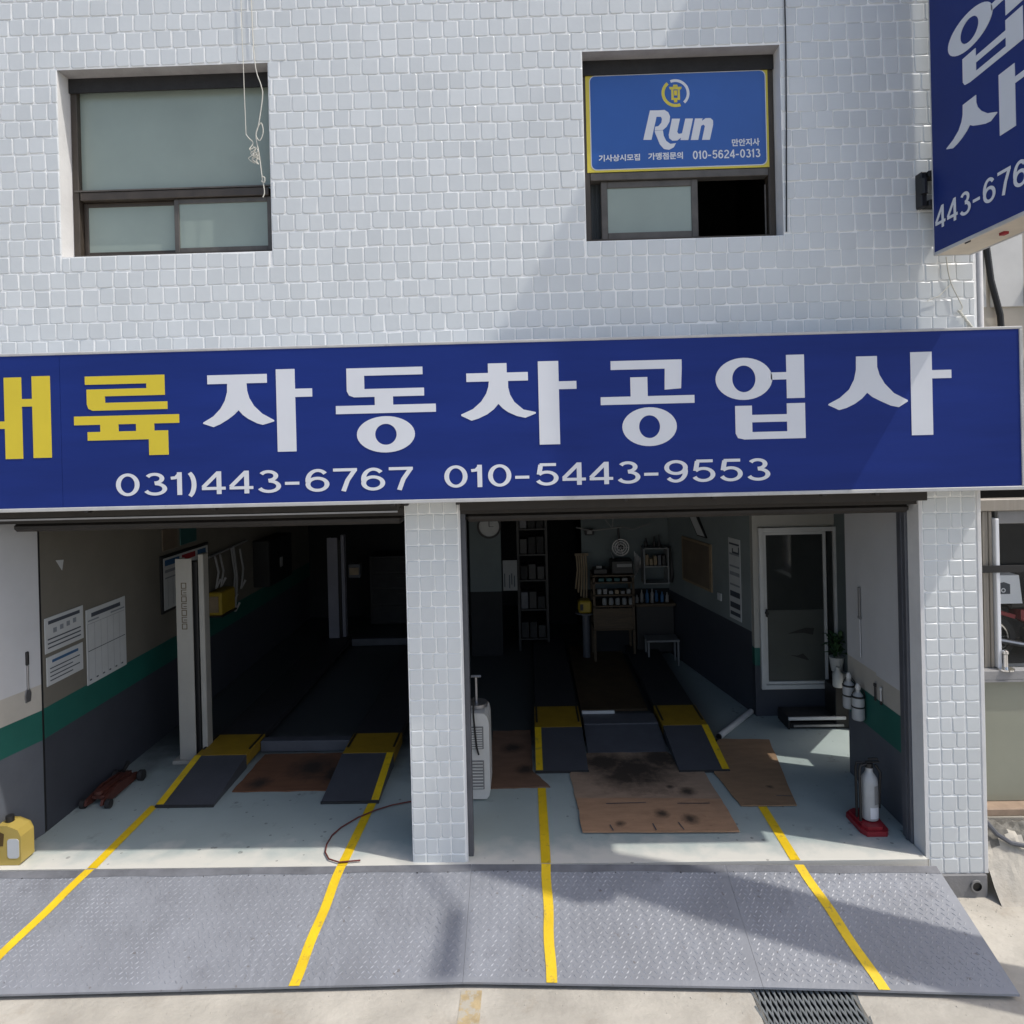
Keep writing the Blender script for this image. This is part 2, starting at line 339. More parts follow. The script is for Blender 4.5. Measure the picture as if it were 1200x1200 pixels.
M['card_rust'] = stain_mat('rust_stained_board', (.155,.070,.035), [(-1.98,1.42,.2),(-1.75,1.3,.16),(-2.35,1.15,.1)])
M['card_right'] = stain_mat('plain_cardboard', (.26,.165,.095), [(1.9,.95,.03)])
M['alu'] = mat('white_aluminium', (.52,.53,.53), .4, .06)
M['chrome'] = mat('chrome', (.7,.7,.7), .15, .05, metal=1.)
M['steel'] = mat('bare_steel', (.32,.32,.33), .38, .12, metal=.8)
M['galv'] = mat('galvanised_mesh', (.42,.44,.43), .45, .18, 14., metal=.35)
M['red'] = mat('red_plastic', (.26,.016,.024), .45, .10)
M['rust_red'] = mat('worn_red_paint', (.075,.022,.015), .55, .25, 12.)
M['jug'] = mat('yellow_oil_jug', (.40,.30,.075), .4, .07)
M['paper'] = mat('white_paper', (.50,.52,.53), .8, .05)
M['paper_dim'] = mat('shaded_white', (.24,.25,.255), .8, .12)  # white darkened to carry the shade at the back of the bay
M['print_dark'] = mat('dark_print', (.05,.06,.08), .7, .1)
M['print_grey'] = mat('grey_print', (.22,.24,.27), .7, .1)
M['print_blue'] = mat('blue_print', (.03,.10,.22), .6, .1)
M['print_red'] = mat('red_print', (.28,.02,.03), .6, .1)
M['gold'] = mat('gold_lettering', (.085,.05,.012), .5, .1)
M['white_plastic'] = mat('white_plastic', (.58,.58,.56), .4, .05)
M['grey_plastic'] = mat('grey_plastic', (.20,.20,.20), .5, .1)
M['brown_board'] = mat('brown_pinboard', (.14,.11,.08), .8, .15, 4.)
M['wood'] = mat('dark_wood', (.07,.045,.022), .6, .3, 6., stretch=(1,1,8))
M['leaf'] = mat('plant_leaf', (.035,.085,.03), .45, .3, 20.)
M['hose'] = mat('brown_rubber_hose', (.13,.030,.024), .5, .2)
M['cord'] = mat('off_white_cord', (.55,.54,.48), .7, .12, 20.)
M['window_glass'] = glass_mat('clear_glass')
M['door_glass'] = mat('dark_tinted_glass', (.025,.028,.028), .06, .1, spec=.6)
M['door_film'] = mat('frosted_door_film', (.060,.066,.062), .35, .08)
M['neigh'] = mat('neighbour_beige_wall', (.52,.47,.39), .8, .10, 2.)
M['neigh_panel'] = mat('neighbour_pale_panel', (.60,.60,.58), .7, .08, 2.)
M['neigh_green'] = mat('neighbour_green_band', (.14,.34,.27), .6, .1)
M['fold'] = mat('folded_vinyl_panel', (.27,.245,.21), .5, .10, 3., stretch=(20,1,.5))
M['frosted_panel'] = mat('frosted_beige_panel', (.25,.26,.21), .22, .10, .9)
M['timber'] = mat('weathered_timber', (.30,.22,.16), .8, .2, 10.)
M['rock'] = mat('rubble_concrete', (.15,.145,.13), .95, .45, 16., .9, 30.)
M['concrete_pole'] = mat('utility_pole_concrete', (.40,.39,.37), .85, .1, 4., .2)
M['yellow_tool'] = mat('yellow_tool_plastic', (.34,.24,.02), .5, .1)
M['tan'] = mat('tan_items', (.25,.19,.12), .6, .2)
M['teal'] = mat('teal_items', (.03,.10,.10), .6, .2)
# ------------------------------------------------------------------ ground, road, floor
GZ = -0.27                                     # street level; the garage floor is z = 0
HOLE = (1.20, 1.74, -1.28, -0.74)              # drain opening in the street
def sheet(mb, x0, x1, y0, y1, z, nx, ny, amp=0.0, mi=0):
    n = len(mb.v)
    for j in range(ny+1):
        for i in range(nx+1):
            e = 0 if i in (0, nx) or j in (0, ny) else amp*(random.random()-.5)
            mb.v.append((x0+(x1-x0)*i/nx, y0+(y1-y0)*j/ny, z+e))
    for j in range(ny):
        for i in range(nx):
            a = n+j*(nx+1)+i; mb.f.append((a, a+1, a+nx+2, a+nx+1)); mb.m.append(mi)
m = MB(); hx0, hx1, hy0, hy1 = HOLE
sheet(m, -60, 60, -60, hy0, GZ, 1, 1); sheet(m, -60, 60, hy1, 60, GZ, 1, 1)
sheet(m, -60, hx0, hy0, hy1, GZ, 1, 1); sheet(m, hx1, 60, hy0, hy1, GZ, 1, 1)
road = m.build('road', M['road']); tag(road, kind='structure')
m = MB()                                        # drain pit below the street
m.poly([(hx0,hy0,GZ),(hx0,hy1,GZ),(hx0,hy1,GZ-.5),(hx0,hy0,GZ-.5)]); m.poly([(hx1,hy0,GZ),(hx1,hy1,GZ),(hx1,hy1,GZ-.5),(hx1,hy0,GZ-.5)])
m.poly([(hx0,hy0,GZ),(hx1,hy0,GZ),(hx1,hy0,GZ-.5),(hx0,hy0,GZ-.5)]); m.poly([(hx0,hy1,GZ),(hx1,hy1,GZ),(hx1,hy1,GZ-.5),(hx0,hy1,GZ-.5)])
m.poly([(hx0,hy0,GZ-.5),(hx1,hy0,GZ-.5),(hx1,hy1,GZ-.5),(hx0,hy1,GZ-.5)])
m.build('drain_pit', M['dark_room'], road)
m = MB()
sheet(m, -.45, -.33, -1.25, -.78, GZ+.003, 1, 1); m.build('faded_mark', M['faded_paint'], road)
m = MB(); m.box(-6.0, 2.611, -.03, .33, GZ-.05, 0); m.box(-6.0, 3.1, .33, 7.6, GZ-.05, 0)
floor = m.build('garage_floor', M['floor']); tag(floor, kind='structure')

# ------------------------------------------------------------------ chequer plates with studs, painted lines
def py_back(x):
    P = [(-6,-.10),(-4.2,-.06),(-.47,-.035),(1.25,-.075),(2.61,-.115)]
    for (a, b), (c, d) in zip(P, P[1:]):
        if a <= x <= c: return b+(d-b)*(x-a)/(c-a)
    return P[-1][1]
def py_front(x):
    P = [(-6,-.86),(-4.2,-.85),(-3.08,-.826),(-.41,-.762),(1.25,-.817),(2.63,-.883)]
    for (a, b), (c, d) in zip(P, P[1:]):
        if a <= x <= c: return b+(d-b)*(x-a)/(c-a)
    return P[-1][1]
PB, PF = 0.006, -0.232
def plate_pt(x, t, dz=0.0):                     # t = 0 at the garage, 1 at the street
    return (x, py_back(x)*(1-t)+py_front(x)*t, PB*(1-t)+PF*t+dz)
def line_on_plate(mb, xa, xb, w, t0=0.0, t1=1.0, dz=.0045):
    n = 10
    for i in range(n):
        a = t0+(t1-t0)*i/n; b = t0+(t1-t0)*(i+1)/n
        x0 = xa+(xb-xa)*a; x1 = xa+(xb-xa)*b; j0 = .004*math.sin(i*5.1); j1 = .004*math.sin((i+1)*5.1)
        mb.poly([plate_pt(x0-w/2+j0, a, dz), plate_pt(x1-w/2+j1, b, dz), plate_pt(x1+w/2+j1, b, dz), plate_pt(x0+w/2+j0, a, dz)])
LINES = [(-3.05,-3.32), (-1.325,-1.41), (.062,.066), (1.735,1.905)]   # x at the garage edge and at the street edge
PL = [(-4.6, -.4415, 'leftmost grey chequer plate ramp, crossed by two yellow lines in front of the left bay', [0, 1]),
      (-.440, 1.2492, 'middle grey chequer plate ramp in front of the pillar, with one straight yellow line', [2]),
      (1.2510, 2.62, 'rightmost grey chequer plate ramp beside the drain grate and the right pillar', [3])]
for x0, x1, lab, ls in PL:
    n = 12; m = MB()
    for i in range(n):
        xa = x0+(x1-x0)*i/n; xb = x0+(x1-x0)*(i+1)/n
        A, B, C_, D = plate_pt(xa,0), plate_pt(xb,0), plate_pt(xb,1), plate_pt(xa,1)
        dn = lambda p: (p[0], p[1], p[2]-.012)
        m.poly([A, D, C_, B]); m.poly([dn(A), dn(B), dn(C_), dn(D)])
        m.poly([D, dn(D), dn(C_), C_]); m.poly([A, B, dn(B), dn(A)])
    for x in (x0, x1):
        A, D = plate_pt(x,0), plate_pt(x,1); m.poly([A, D, (D[0],D[1],D[2]-.012), (A[0],A[1],A[2]-.012)])
    cx = (x0+x1)/2
    t = thing('chequer_plate_ramp', lab, 'steel plate', (cx, -.45, GZ), 'chequer plates bridging the kerb')
    m.build('plate', M['plate'], t)
    s = MB(); pitch = .032; rows = 24
    for r in range(rows):
        tt = .085+.90*r/rows
        nx = int((x1-x0-.03)/pitch)
        for i in range(nx):
            x = x0+.02+pitch*(i+.5*(r % 2)); a = math.radians(45 if (i+r) % 2 else -45)
            if x > x1-.015: continue
            L_, w, h = .0135, .0042, .0032
            ca, sa = math.cos(a), math.sin(a)
            def q(u, v, z):
                X = x+u*ca-v*sa; T = tt-(u*sa+v*ca)/.78
                return plate_pt(X, T, z)
            s.faces([q(-L_,0,.0002), q(0,-w,.0002), q(L_,0,.0002), q(0,w,.0002), q(-L_*.55,0,h), q(L_*.55,0,h)],
                    [(0,1,5,4),(1,2,5),(2,3,4,5),(3,0,4)])
    tag(s.build('studs', M['stud'], t), kind='stuff')
    q = MB(); n = 40
    for i in range(n):
        xa = x0+.004+(x1-x0-.008)*i/n; xb = x0+.004+(x1-x0-.008)*(i+1)/n
        ja, jb = .072+.006*math.sin(xa*7.3), .072+.006*math.sin(xb*7.3)
        q.poly([plate_pt(xa,.004,.0022), plate_pt(xb,.004,.0022), plate_pt(xb,jb,.0022), plate_pt(xa,ja,.0022)])
    q.build('flat_strip', M['flat_strip'], t)
    s = MB()                                     # rows of weld dabs along the back strip
    for i in range(int((x1-x0)/.11)):
        x = x0+.05+i*.11+random.uniform(-.03,.03); p = plate_pt(x, .075+random.uniform(-.008,.008), .001)
        if random.random() < .3: s.cyl((p[0],p[1],p[2]-.002), (p[0],p[1],p[2]+.002), random.uniform(.003,.009), .002, 6)
    tag(s.build('weld_dabs', M['rubber'], t), kind='stuff')
    for k in ls:
        q = MB(); line_on_plate(q, LINES[k][0], LINES[k][1], .062); q.build('painted_line', M['yellow_line'], t)
def floor_line(pts, w=.066):
    q = MB()
    for (xa, ya), (xb, yb) in zip(pts, pts[1:]):
        q.poly([(xa-w/2,ya,.004),(xb-w/2,yb,.004),(xb+w/2,yb,.004),(xa+w/2,ya,.004)])
    return q.build('painted_line', M['yellow_line'], floor)
floor_line([(-3.05,-.028),(-3.06,.8)]); floor_line([(-1.325,-.028),(-1.30,.8)])
floor_line([(.062,-.028),(.055,1.0)]); floor_line([(1.735,-.028),(1.745,.66)])

# ------------------------------------------------------------------ the garage building
G = thing('garage_building', 'white tiled two storey repair garage with two open bays and two upper windows', 'building', (0, 0, 0))
XR, XL, TOP = 3.035, -6.0, 7.4
WIN = [(-3.165, -1.706, 4.20, 5.485), (.438, 1.765, 4.20, 5.482)]
TH = .30
def wall_grid(mb, x0, x1, z0, z1, holes, y0, y1, mi=0):
    xs = sorted({x0, x1, *[h[0] for h in holes], *[h[1] for h in holes]}); zs = sorted({z0, z1, *[h[2] for h in holes], *[h[3] for h in holes]})
    for a, b in zip(xs, xs[1:]):
        for c, d in zip(zs, zs[1:]):
            if any(h[0]-1e-6 <= a and b <= h[1]+1e-6 and h[2]-1e-6 <= c and d <= h[3]+1e-6 for h in holes): continue
            mb.poly([(a,y0,c),(b,y0,c),(b,y0,d),(a,y0,d)], mi); mb.poly([(a,y1,c),(a,y1,d),(b,y1,d),(b,y1,c)], mi)
m = MB(); wall_grid(m, XL, XR, 2.47, TOP, WIN, .0050, TH)
m.poly([(XR,.0050,2.47),(XR,TH,2.47),(XR,TH,TOP),(XR,.0050,TOP)]); m.poly([(XL,.0050,TOP),(XR,.0050,TOP),(XR,TH,TOP),(XL,TH,TOP)])
m.poly([(XL,.0050,2.47),(XR,.0050,2.47),(XR,TH,2.47),(XL,TH,2.47)])
for (a, b, c, d) in WIN:
    m.poly([(a,.0050,c),(a,TH,c),(a,TH,d),(a,.0050,d)], 1); m.poly([(b,.0050,c),(b,TH,c),(b,TH,d),(b,.0050,d)], 1)
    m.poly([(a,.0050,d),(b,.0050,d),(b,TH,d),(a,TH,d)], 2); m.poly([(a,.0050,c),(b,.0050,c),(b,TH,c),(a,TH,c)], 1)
upper = m.build('upper_wall', [M['grout'], M['plaster'], M['soffit']], G)

def tile_shape(mb, x0, x1, z0, z1, y=0.0, jit=0.0):
    """one glazed tile: bulged front with rounded lower corners and bevelled rim"""
    c = min(.0045, (x1-x0)*.3); d = .008
    k = [random.uniform(-jit, jit) for _ in range(8)]
    r = min(.0065, (x1-x0)*.25)
    r2 = min(.016, (x1-x0)*.3)*random.uniform(.5, 1.0)
    rim = [(x0+k[0], z0+r2), (x0+r2*.3, z0+r2*.3+k[1]*.5), (x0+r2, z0+k[1]), (x1-r2, z0+k[2]), (x1-r2*.3, z0+r2*.3+k[2]*.5), (x1+k[3], z0+r2), (x1+k[4], z1-r*.5), (x1-r*.5+k[4], z1+k[5]), (x0+r*.5+k[6], z1+k[7]), (x0+k[6], z1-r*.5)]
    cx, cz = (x0+x1)/2, (z0+z1)/2
    ti, tj = random.uniform(-1,1)*jit*.5, random.uniform(-1,1)*jit*.5
    inner = []
    for (a, b) in rim:
        ax = a+(c if a < cx else -c); bz = b+(c if b < cz else -c)
        inner.append((ax, y+ti*(ax-cx)/(x1-x0)*2+tj*(bz-cz)/(z1-z0)*2, bz))
    n = len(rim)
    v = inner+[(a, y+.0030, b) for a, b in rim]+[(a, y+d, b) for a, b in rim]
    fs = [tuple(range(n))]+[(i, n+i, n+(i+1)%n, (i+1)%n) for i in range(n)]+[(n+i, 2*n+i, 2*n+(i+1)%n, n+(i+1)%n) for i in range(n)]
    mb.faces(v, fs)
PW, PH, JT = .1075, .1165, .0068
cells = []
r = 0; z = 3.395
while z < TOP-.05:
    off = (.5*PW if r % 2 else 0)+random.uniform(-.012,.012)
    x = XL-off
    while x < XR:
        pw = PW*random.choice((.92,.96,1,1,1,1.05,1.09))
        a, b, c, d = x, min(x+pw, XR-.012), z, z+PH
        x += pw
        if a < XL: continue
        segs = [(a, b, c, d)]
        for (hx0_, hx1_, hz0, hz1) in WIN:
            new = []
            for (p, q_, u, w) in segs:
                if q_ <= hx0_ or p >= hx1_ or w <= hz0 or u >= hz1: new.append((p, q_, u, w)); continue
                if p < hx0_: new.append((p, hx0_, u, w))
                if q_ > hx1_: new.append((hx1_, q_, u, w))
                if p >= hx0_-.0 and q_ <= hx1_+.0 or True:
                    P0, Q0 = max(p, hx0_), min(q_, hx1_)
                    if u < hz0-.02 and Q0-P0 > .02: new.append((P0, Q0, u, hz0))
                    if w > hz1+.02 and Q0-P0 > .02: new.append((P0, Q0, hz1, w))
            segs = new
        for s_ in segs:
            if s_[1]-s_[0] > .022 and s_[3]-s_[2] > .022: cells.append(s_)
    z += PH; r += 1
full = [c for c in cells if abs(c[1]-c[0]-PW) < .011 and abs(c[3]-c[2]-PH) < 1e-4]
full.sort(key=lambda c: math.hypot((c[0]+c[1])/2, ((c[2]+c[3])/2-2.85)*1.0))
singles = set(full[:300])
variants = []
for i in range(8):
    mv = MB(); tile_shape(mv, -(PW-JT)/2, (PW-JT)/2, -(PH-JT)/2, (PH-JT)/2, 0, .0020); variants.append(mv.mesh('tile', [M['tile']]))
field = MB()
for c in cells:
    if c in singles:
        o = bpy.data.objects.new('tile', random.choice(variants)); o.scale.x = (c[1]-c[0]-JT)/(PW-JT); COL.objects.link(o); o.parent = upper
        o.location = ((c[0]+c[1])/2+random.uniform(-.0015,.0015), random.uniform(-.0008,.0008), (c[2]+c[3])/2+random.gauss(0,.0022))
        o.rotation_euler = (random.gauss(0,.008), random.gauss(0,.010), random.gauss(0,.008))
    else:
        g = JT/2; e = random.gauss(0,.0022)
        tile_shape(field, c[0]+g, c[1]-g, c[2]+g+e, c[3]-g+e, random.uniform(-.0008,.0008), .0020)
tag(field.build('tile_field', M['tile'], upper), kind='stuff')

# pillars
def pillar(x0, x1, zb, label):
    m = MB(); m.box(x0, x1, .0050, .30, zb, 2.468)
    p = m.build('pillar', [M['grout']], G, label=label)
    w = x1-x0; ph = .1055; z = zb; i = 0; rest = MB()
    while z < 2.46:
        z1 = min(z+ph, 2.466)
        cut = [0, .25, .47 if i % 2 else .54, .73, 1]
        for a, b in zip(cut, cut[1:]):
            t = MB(); g = .0034
            xa, xb = x0+.003+a*(w-.006)+g, x0+.003+b*(w-.006)-g
            cx, cz = (xa+xb)/2, (z+z1)/2
            tile_shape(t, xa-cx, xb-cx, z+g-cz, z1-g-cz, 0, .002)
            o = bpy.data.objects.new('tile', t.mesh('tile', [M['tile']])); COL.objects.link(o); o.parent = p
            o.location = (cx, 0, cz); o.rotation_euler = (random.gauss(0,.006), random.gauss(0,.007), random.gauss(0,.006))
        z = z1; i += 1
    return p
pl = pillar(-.845, -.478, -.05, 'white tiled pillar between the two bays')
m = MB(); m.box(-.4775, -.466, .006, .02, -.05, 2.46); m.build('corner_bead', M['plaster'], pl)
m = MB(); m.box(-.474, -.435, .06, .14, 0, 2.46, 0, .004); m.box(-.474, -.458, .15, .30, 0, 2.46, 1); m.build('shutter_guide', [M['steel_grey'], M['panel_white']], pl)
pr = pillar(2.640, 3.000, -.118, 'white tiled pillar at the right end of the garage')
m = MB(); m.box(3.0005, 3.03, -.002, .30, -.118, 2.468, 0, .004); m.build('corner_bead', M['plaster'], pr)
m = MB(); m.box(2.618, 2.6395, .002, .145, -.02, 2.466); m.build('plaster_return', M['plaster'], pr)
m = MB(); m.box(2.60, 2.66, .147, .26, 0, 2.46, 0, .005); m.box(2.594, 2.604, .19, .21, 0, 2.46); m.build('shutter_guide', M['steel_grey'], pr)
m = MB()                                            # grey plinth with a drain pipe mouth
m.box(2.612, 3.012, -.016, .32, GZ-.02, -.1195, 0, .004); m.build('plinth', M['base_grey'], pr)
m = MB(); m.lathe([(.0,0),(.001,0)], (0,0,0), 4)
m = MB(); n = 20
for (r0, r1, y0, y1, mi) in ((.040,.040,-.030,-.017,0),(.040,.030,-.030,-.030,0),(.030,.030,-.030,-.018,1)):
    v = []
    for rr, yy in ((r0,y0),(r1,y1)):
        for i in range(n): v.append((2.935+rr*math.cos(2*math.pi*i/n), yy, -.190+rr*math.sin(2*math.pi*i/n)))
    m.faces(v, [(i,(i+1)%n,n+(i+1)%n,n+i) for i in range(n)], mi)
m.poly([(2.935+.03*math.cos(2*math.pi*i/n), -.0185, -.190+.03*math.sin(2*math.pi*i/n)) for i in range(n)], 1)
m.build('drain_pipe', [M['grey_plastic'], M['black']], pr)

# lintel, shutter boxes, guides at the left end
m = MB(); m.box(XL, XR, .02, .30, 2.37, 2.468)
m.build('lintel', M['shutter_brown'], G)
m = MB(); m.box(-3.62, -.87, -.115, .018, 2.418, 2.468, 0, .004); m.box(-3.62, -.87, -.12, -.104, 2.405, 2.416, 1); m.build('shutter_box', [M['shutter_brown'], M['steel']], G)
m = MB(); m.box(-.455, 2.615, -.115, .018, 2.405, 2.468, 0, .004); m.build('shutter_box', [M['shutter_brown']], G)
for (a, b) in ((-3.6, -.87), (-.43, 2.59)):
    m = MB(); m.box(a, b, .05, .20, 2.31, 2.369, 0, .02); m.build('rolled_shutter', M['shutter_brown'], G)

# windows: frames with every pane a mesh of its own
def rect_frame(mb, x0, x1, z0, z1, w, y0, y1, mi=0, sides='lrtb'):
    if 'l' in sides: mb.box(x0, x0+w, y0, y1, z0, z1, mi, .003)
    if 'r' in sides: mb.box(x1-w, x1, y0, y1, z0, z1, mi, .003)
    if 't' in sides: mb.box(x0+w, x1-w, y0+.001, y1, z1-w, z1, mi, .003)
    if 'b' in sides: mb.box(x0+w, x1-w, y0+.001, y1, z0, z0+w, mi, .003)
a, b, c, d = WIN[0]
m = MB(); rect_frame(m, a+.004, b-.004, c+.004, d-.03, .042, .135, .215)
m.box(a+.06, b-.06, .128, .21, 4.63, 4.685, 0, .003); m.box(a+.02, b-.02, .125, .145, 4.69, 4.70, 1)
w1 = m.build('window', [M['bronze'], M['bronze_lt']], G, label='left upper window with three frosted panes')
m = MB(); m.box(a+.004, b-.004, .118, .134, d-.10, d-.003); m.build('head_shadow_strip', M['rubber'], w1)  # black strip standing in for the shadow under the window head
m = MB(); m.box(a+.046, b-.046, .178, .184, 4.69, d-.075); m.build('pane', M['frost'], w1)
m = MB(); rect_frame(m, a+.05, -2.41, c+.048, 4.627, .030, .182, .205); s = m.build('sash', M['bronze'], w1)
m = MB(); m.box(a+.08, -2.44, .190, .195, c+.078, 4.597); m.build('pane', M['frost'], s)
m = MB(); rect_frame(m, -2.45, b-.048, c+.048, 4.627, .034, .150, .176, 0); s = m.build('sash', M['bronze_lt'], w1)
m = MB(); m.box(-2.416, b-.082, .160, .165, c+.082, 4.593); m.build('pane', M['frost'], s)
a, b, c, d = WIN[1]
m = MB(); rect_frame(m, a+.004, b-.004, c+.004, d-.03, .045, .135, .215)
m.box(a+.05, b-.05, .128, .21, 4.655, 4.705, 1, .003)
w2 = m.build('window', [M['bronze'], M['bronze_lt']], G, label='right upper window, its lower half slid open and dark')
m = MB(); m.box(a+.004, b-.004, .118, .134, d-.10, d-.003); m.build('head_shadow_strip', M['rubber'], w2)  # same painted shadow under the head of the right window
m = MB(); m.box(a+.05, b-.05, .178, .184, 4.706, d-.076); m.build('pane', M['frost'], w2)
m = MB(); rect_frame(m, .56, 1.232, c+.05, 4.652, .045, .150, .178, 0); s = m.build('sash', M['bronze_lt'], w2)
m = MB(); m.box(.605, 1.187, .160, .165, c+.095, 4.607); m.build('pane', M['frost'], s)
m = MB(); m.tube([(1.70,.16,4.25),(1.70,.16,4.60)], .006); m.build('sash_track', M['bronze_lt'], w2)
m = MB()
for i in range(6): m.cyl((.50+.022*i,.235+.008*(i % 2),4.2), (.50+.022*i,.235+.008*(i % 2),4.68), .016, n=8)
m.build('curtain', M['curtain'], w2, smooth=True)
# dark rooms behind the upper windows
for (a, b, c, d) in WIN:
    m = MB(); x0, x1, z0, z1, y0, y1 = a-.3, b+.3, c-.2, d+.2, TH+.002, 2.0
    m.poly([(x0,y1,z0),(x1,y1,z0),(x1,y1,z1),(x0,y1,z1)]); m.poly([(x0,y0,z0),(x0,y1,z0),(x0,y1,z1),(x0,y0,z1)]); m.poly([(x1,y0,z0),(x1,y1,z0),(x1,y1,z1),(x1,y0,z1)])
    m.poly([(x0,y0,z0),(x1,y0,z0),(x1,y1,z0),(x0,y1,z0)]); m.poly([(x0,y0,z1),(x1,y0,z1),(x1,y1,z1),(x0,y1,z1)])
    m.build('upstairs_room', M['dark_room'], G)

# interior walls with painted bands
def band_wall(name, p, q, bands, mats, th=.10, label=None, side=1):
    """vertical wall from plan point p to q; bands = z breaks; thickness goes to the given side"""
    m = MB(); d = Vector((q[0]-p[0], q[1]-p[1], 0)).normalized(); nrm = Vector((-d.y, d.x, 0))*side*th
    for i, (z0, z1) in enumerate(zip(bands, bands[1:])):
        v = [(p[0],p[1]),(q[0],q[1]),(q[0]+nrm.x,q[1]+nrm.y),(p[0]+nrm.x,p[1]+nrm.y)]
        pts = [(x,y,z0) for x,y in v]+[(x,y,z1) for x,y in v]
        m.faces(pts, [(0,1,5,4),(1,2,6,5),(2,3,7,6),(3,0,4,7)], i)
        if i == 0: m.poly(pts[:4], 0)
        if i == len(bands)-2: m.poly(pts[4:], i)
    return m.build(name, mats, G, label=label)
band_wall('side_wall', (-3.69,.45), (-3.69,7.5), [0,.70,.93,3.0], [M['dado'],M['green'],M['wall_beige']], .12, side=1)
lp = band_wall('side_panel', (-3.80,-.10), (-3.69,.425), [0,.70,.925,1.12,2.44], [M['dado_lit'],M['green'],M['cream'],M['panel_white']], .16, label='white painted wall panel with a wrench hung on it, left end', side=1)
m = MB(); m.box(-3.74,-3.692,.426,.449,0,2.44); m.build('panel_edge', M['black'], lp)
rp = band_wall('side_panel', (2.66,.262), (2.66,1.20), [0,.53,.80,1.0,2.44], [M['dado_lit'],M['green'],M['cream'],M['panel_white']], .10, label='white painted wall panel beside the right pillar', side=-1)
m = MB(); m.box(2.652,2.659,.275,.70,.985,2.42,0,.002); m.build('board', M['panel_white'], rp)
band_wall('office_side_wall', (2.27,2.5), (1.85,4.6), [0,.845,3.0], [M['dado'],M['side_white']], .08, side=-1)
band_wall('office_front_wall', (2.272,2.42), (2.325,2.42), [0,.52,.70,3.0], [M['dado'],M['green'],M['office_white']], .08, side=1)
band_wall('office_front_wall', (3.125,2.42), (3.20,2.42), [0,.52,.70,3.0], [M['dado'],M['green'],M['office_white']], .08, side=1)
m = MB(); m.box(2.3255,3.1245,2.425,2.50,0,.28); m.build('office_front_wall', M['dado'], G)
m = MB(); m.box(2.3255,3.1245,2.425,2.50,1.925,3.0); m.build('office_front_wall', M['office_white'], G)
# office door
m = MB(); rect_frame(m, 2.327, 3.123, .282, 1.923, .045, 2.385, 2.50)
dr = m.build('office_door', M['alu'], G, label='white framed glass office door, frosted below')
m = MB(); rect_frame(m, 2.374, 3.005, .330, 1.876, .028, 2.40, 2.44); lf = m.build('leaf_frame', M['alu'], dr)
m = MB(); m.box(2.403, 2.976, .417, .419, .36, 1.845); lf2 = m
m = MB(); m.box(2.403, 2.976, 2.418, 2.424, 1.08, 1.847); m.build('glass', M['door_glass'], dr)
m = MB(); m.box(2.403, 2.976, 2.418, 2.424, .359, 1.079); m.build('frosted_film', M['door_film'], dr)
m = MB(); m.box(3.02, 3.075, 2.418, 2.424, .330, 1.876); m.build('side_glass', M['door_glass'], dr)
m = MB(); m.box(2.382,2.398,2.37,2.40,1.02,1.10,0,.004); m.cyl((2.39,2.365,1.06),(2.39,2.40,1.06),.016); m.build('handle', M['black'], dr)
for (x, z, w, h, s_) in ((2.74,.86,.27,.075,1),(2.72,.60,.19,.07,-1)):
    m = MB(); m.prism([(x-w/2,z-h*.3*s_),(x-w*.1,z+h*.2),(x+w*.2,z+h*.5),(x+w/2,z+h*.4*s_),(x+w*.45,z-h*.5),(x+w*.1,z-h*.2)], XZ(2.4165), 0, .001); m.build('film_cutout', M['black'], dr)
# side wall with a doorway to the alley: the sun patch on the floor comes through it
m = MB(); XS = 3.10
for (ya, yb, za, zb) in ((.30,.62,0,3.0),(.62,1.22,0,1.16),(.62,1.22,1.86,3.0),(1.22,1.34,0,3.0),(2.02,2.6,0,3.0),(2.6,7.5,0,3.0)):
    m.box(XS, XS+.1, ya, yb, za, zb)
m.prism([(1.34,1.20),(1.34,3.0),(2.02,3.0),(2.02,.46)], YZ(XS), 0, .1)
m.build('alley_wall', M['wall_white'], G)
# ceilings and back walls
m = MB(); m.box(-3.85,3.2,.302,7.6,3.0,3.1); m.build('ceiling', M['ceiling'], G)
m = MB(); m.box(XL,-3.86,.01,7.6,GZ,2.468); m.build('end_wall', M['plaster'], G)
m = MB(); m.box(XL,3.2,7.5,7.6,0,TOP); m.box(XL,XL+.1,.31,7.5,2.47,TOP); m.box(3.1,3.2,.31,7.499,3.101,TOP); m.build('rear_wall', M['dark_wall'], G)
m = MB(); m.box(XL,3.2,.301,7.61,TOP+.001,TOP+.1); m.build('roof', M['plaster_grey'], G)
m = MB(); m.box(.30,.72,6.2,6.3,0,3.0); m.box(-3.69,-.9,6.9,7.0,0,3.0); m.build('partition', M['dark_wall'], G)
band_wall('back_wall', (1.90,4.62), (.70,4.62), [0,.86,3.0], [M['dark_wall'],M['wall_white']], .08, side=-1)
band_wall('back_wall', (-.38,4.62), (-.80,4.62), [0,.86,3.0], [M['dark_wall'],M['wall_white']], .08, side=-1)

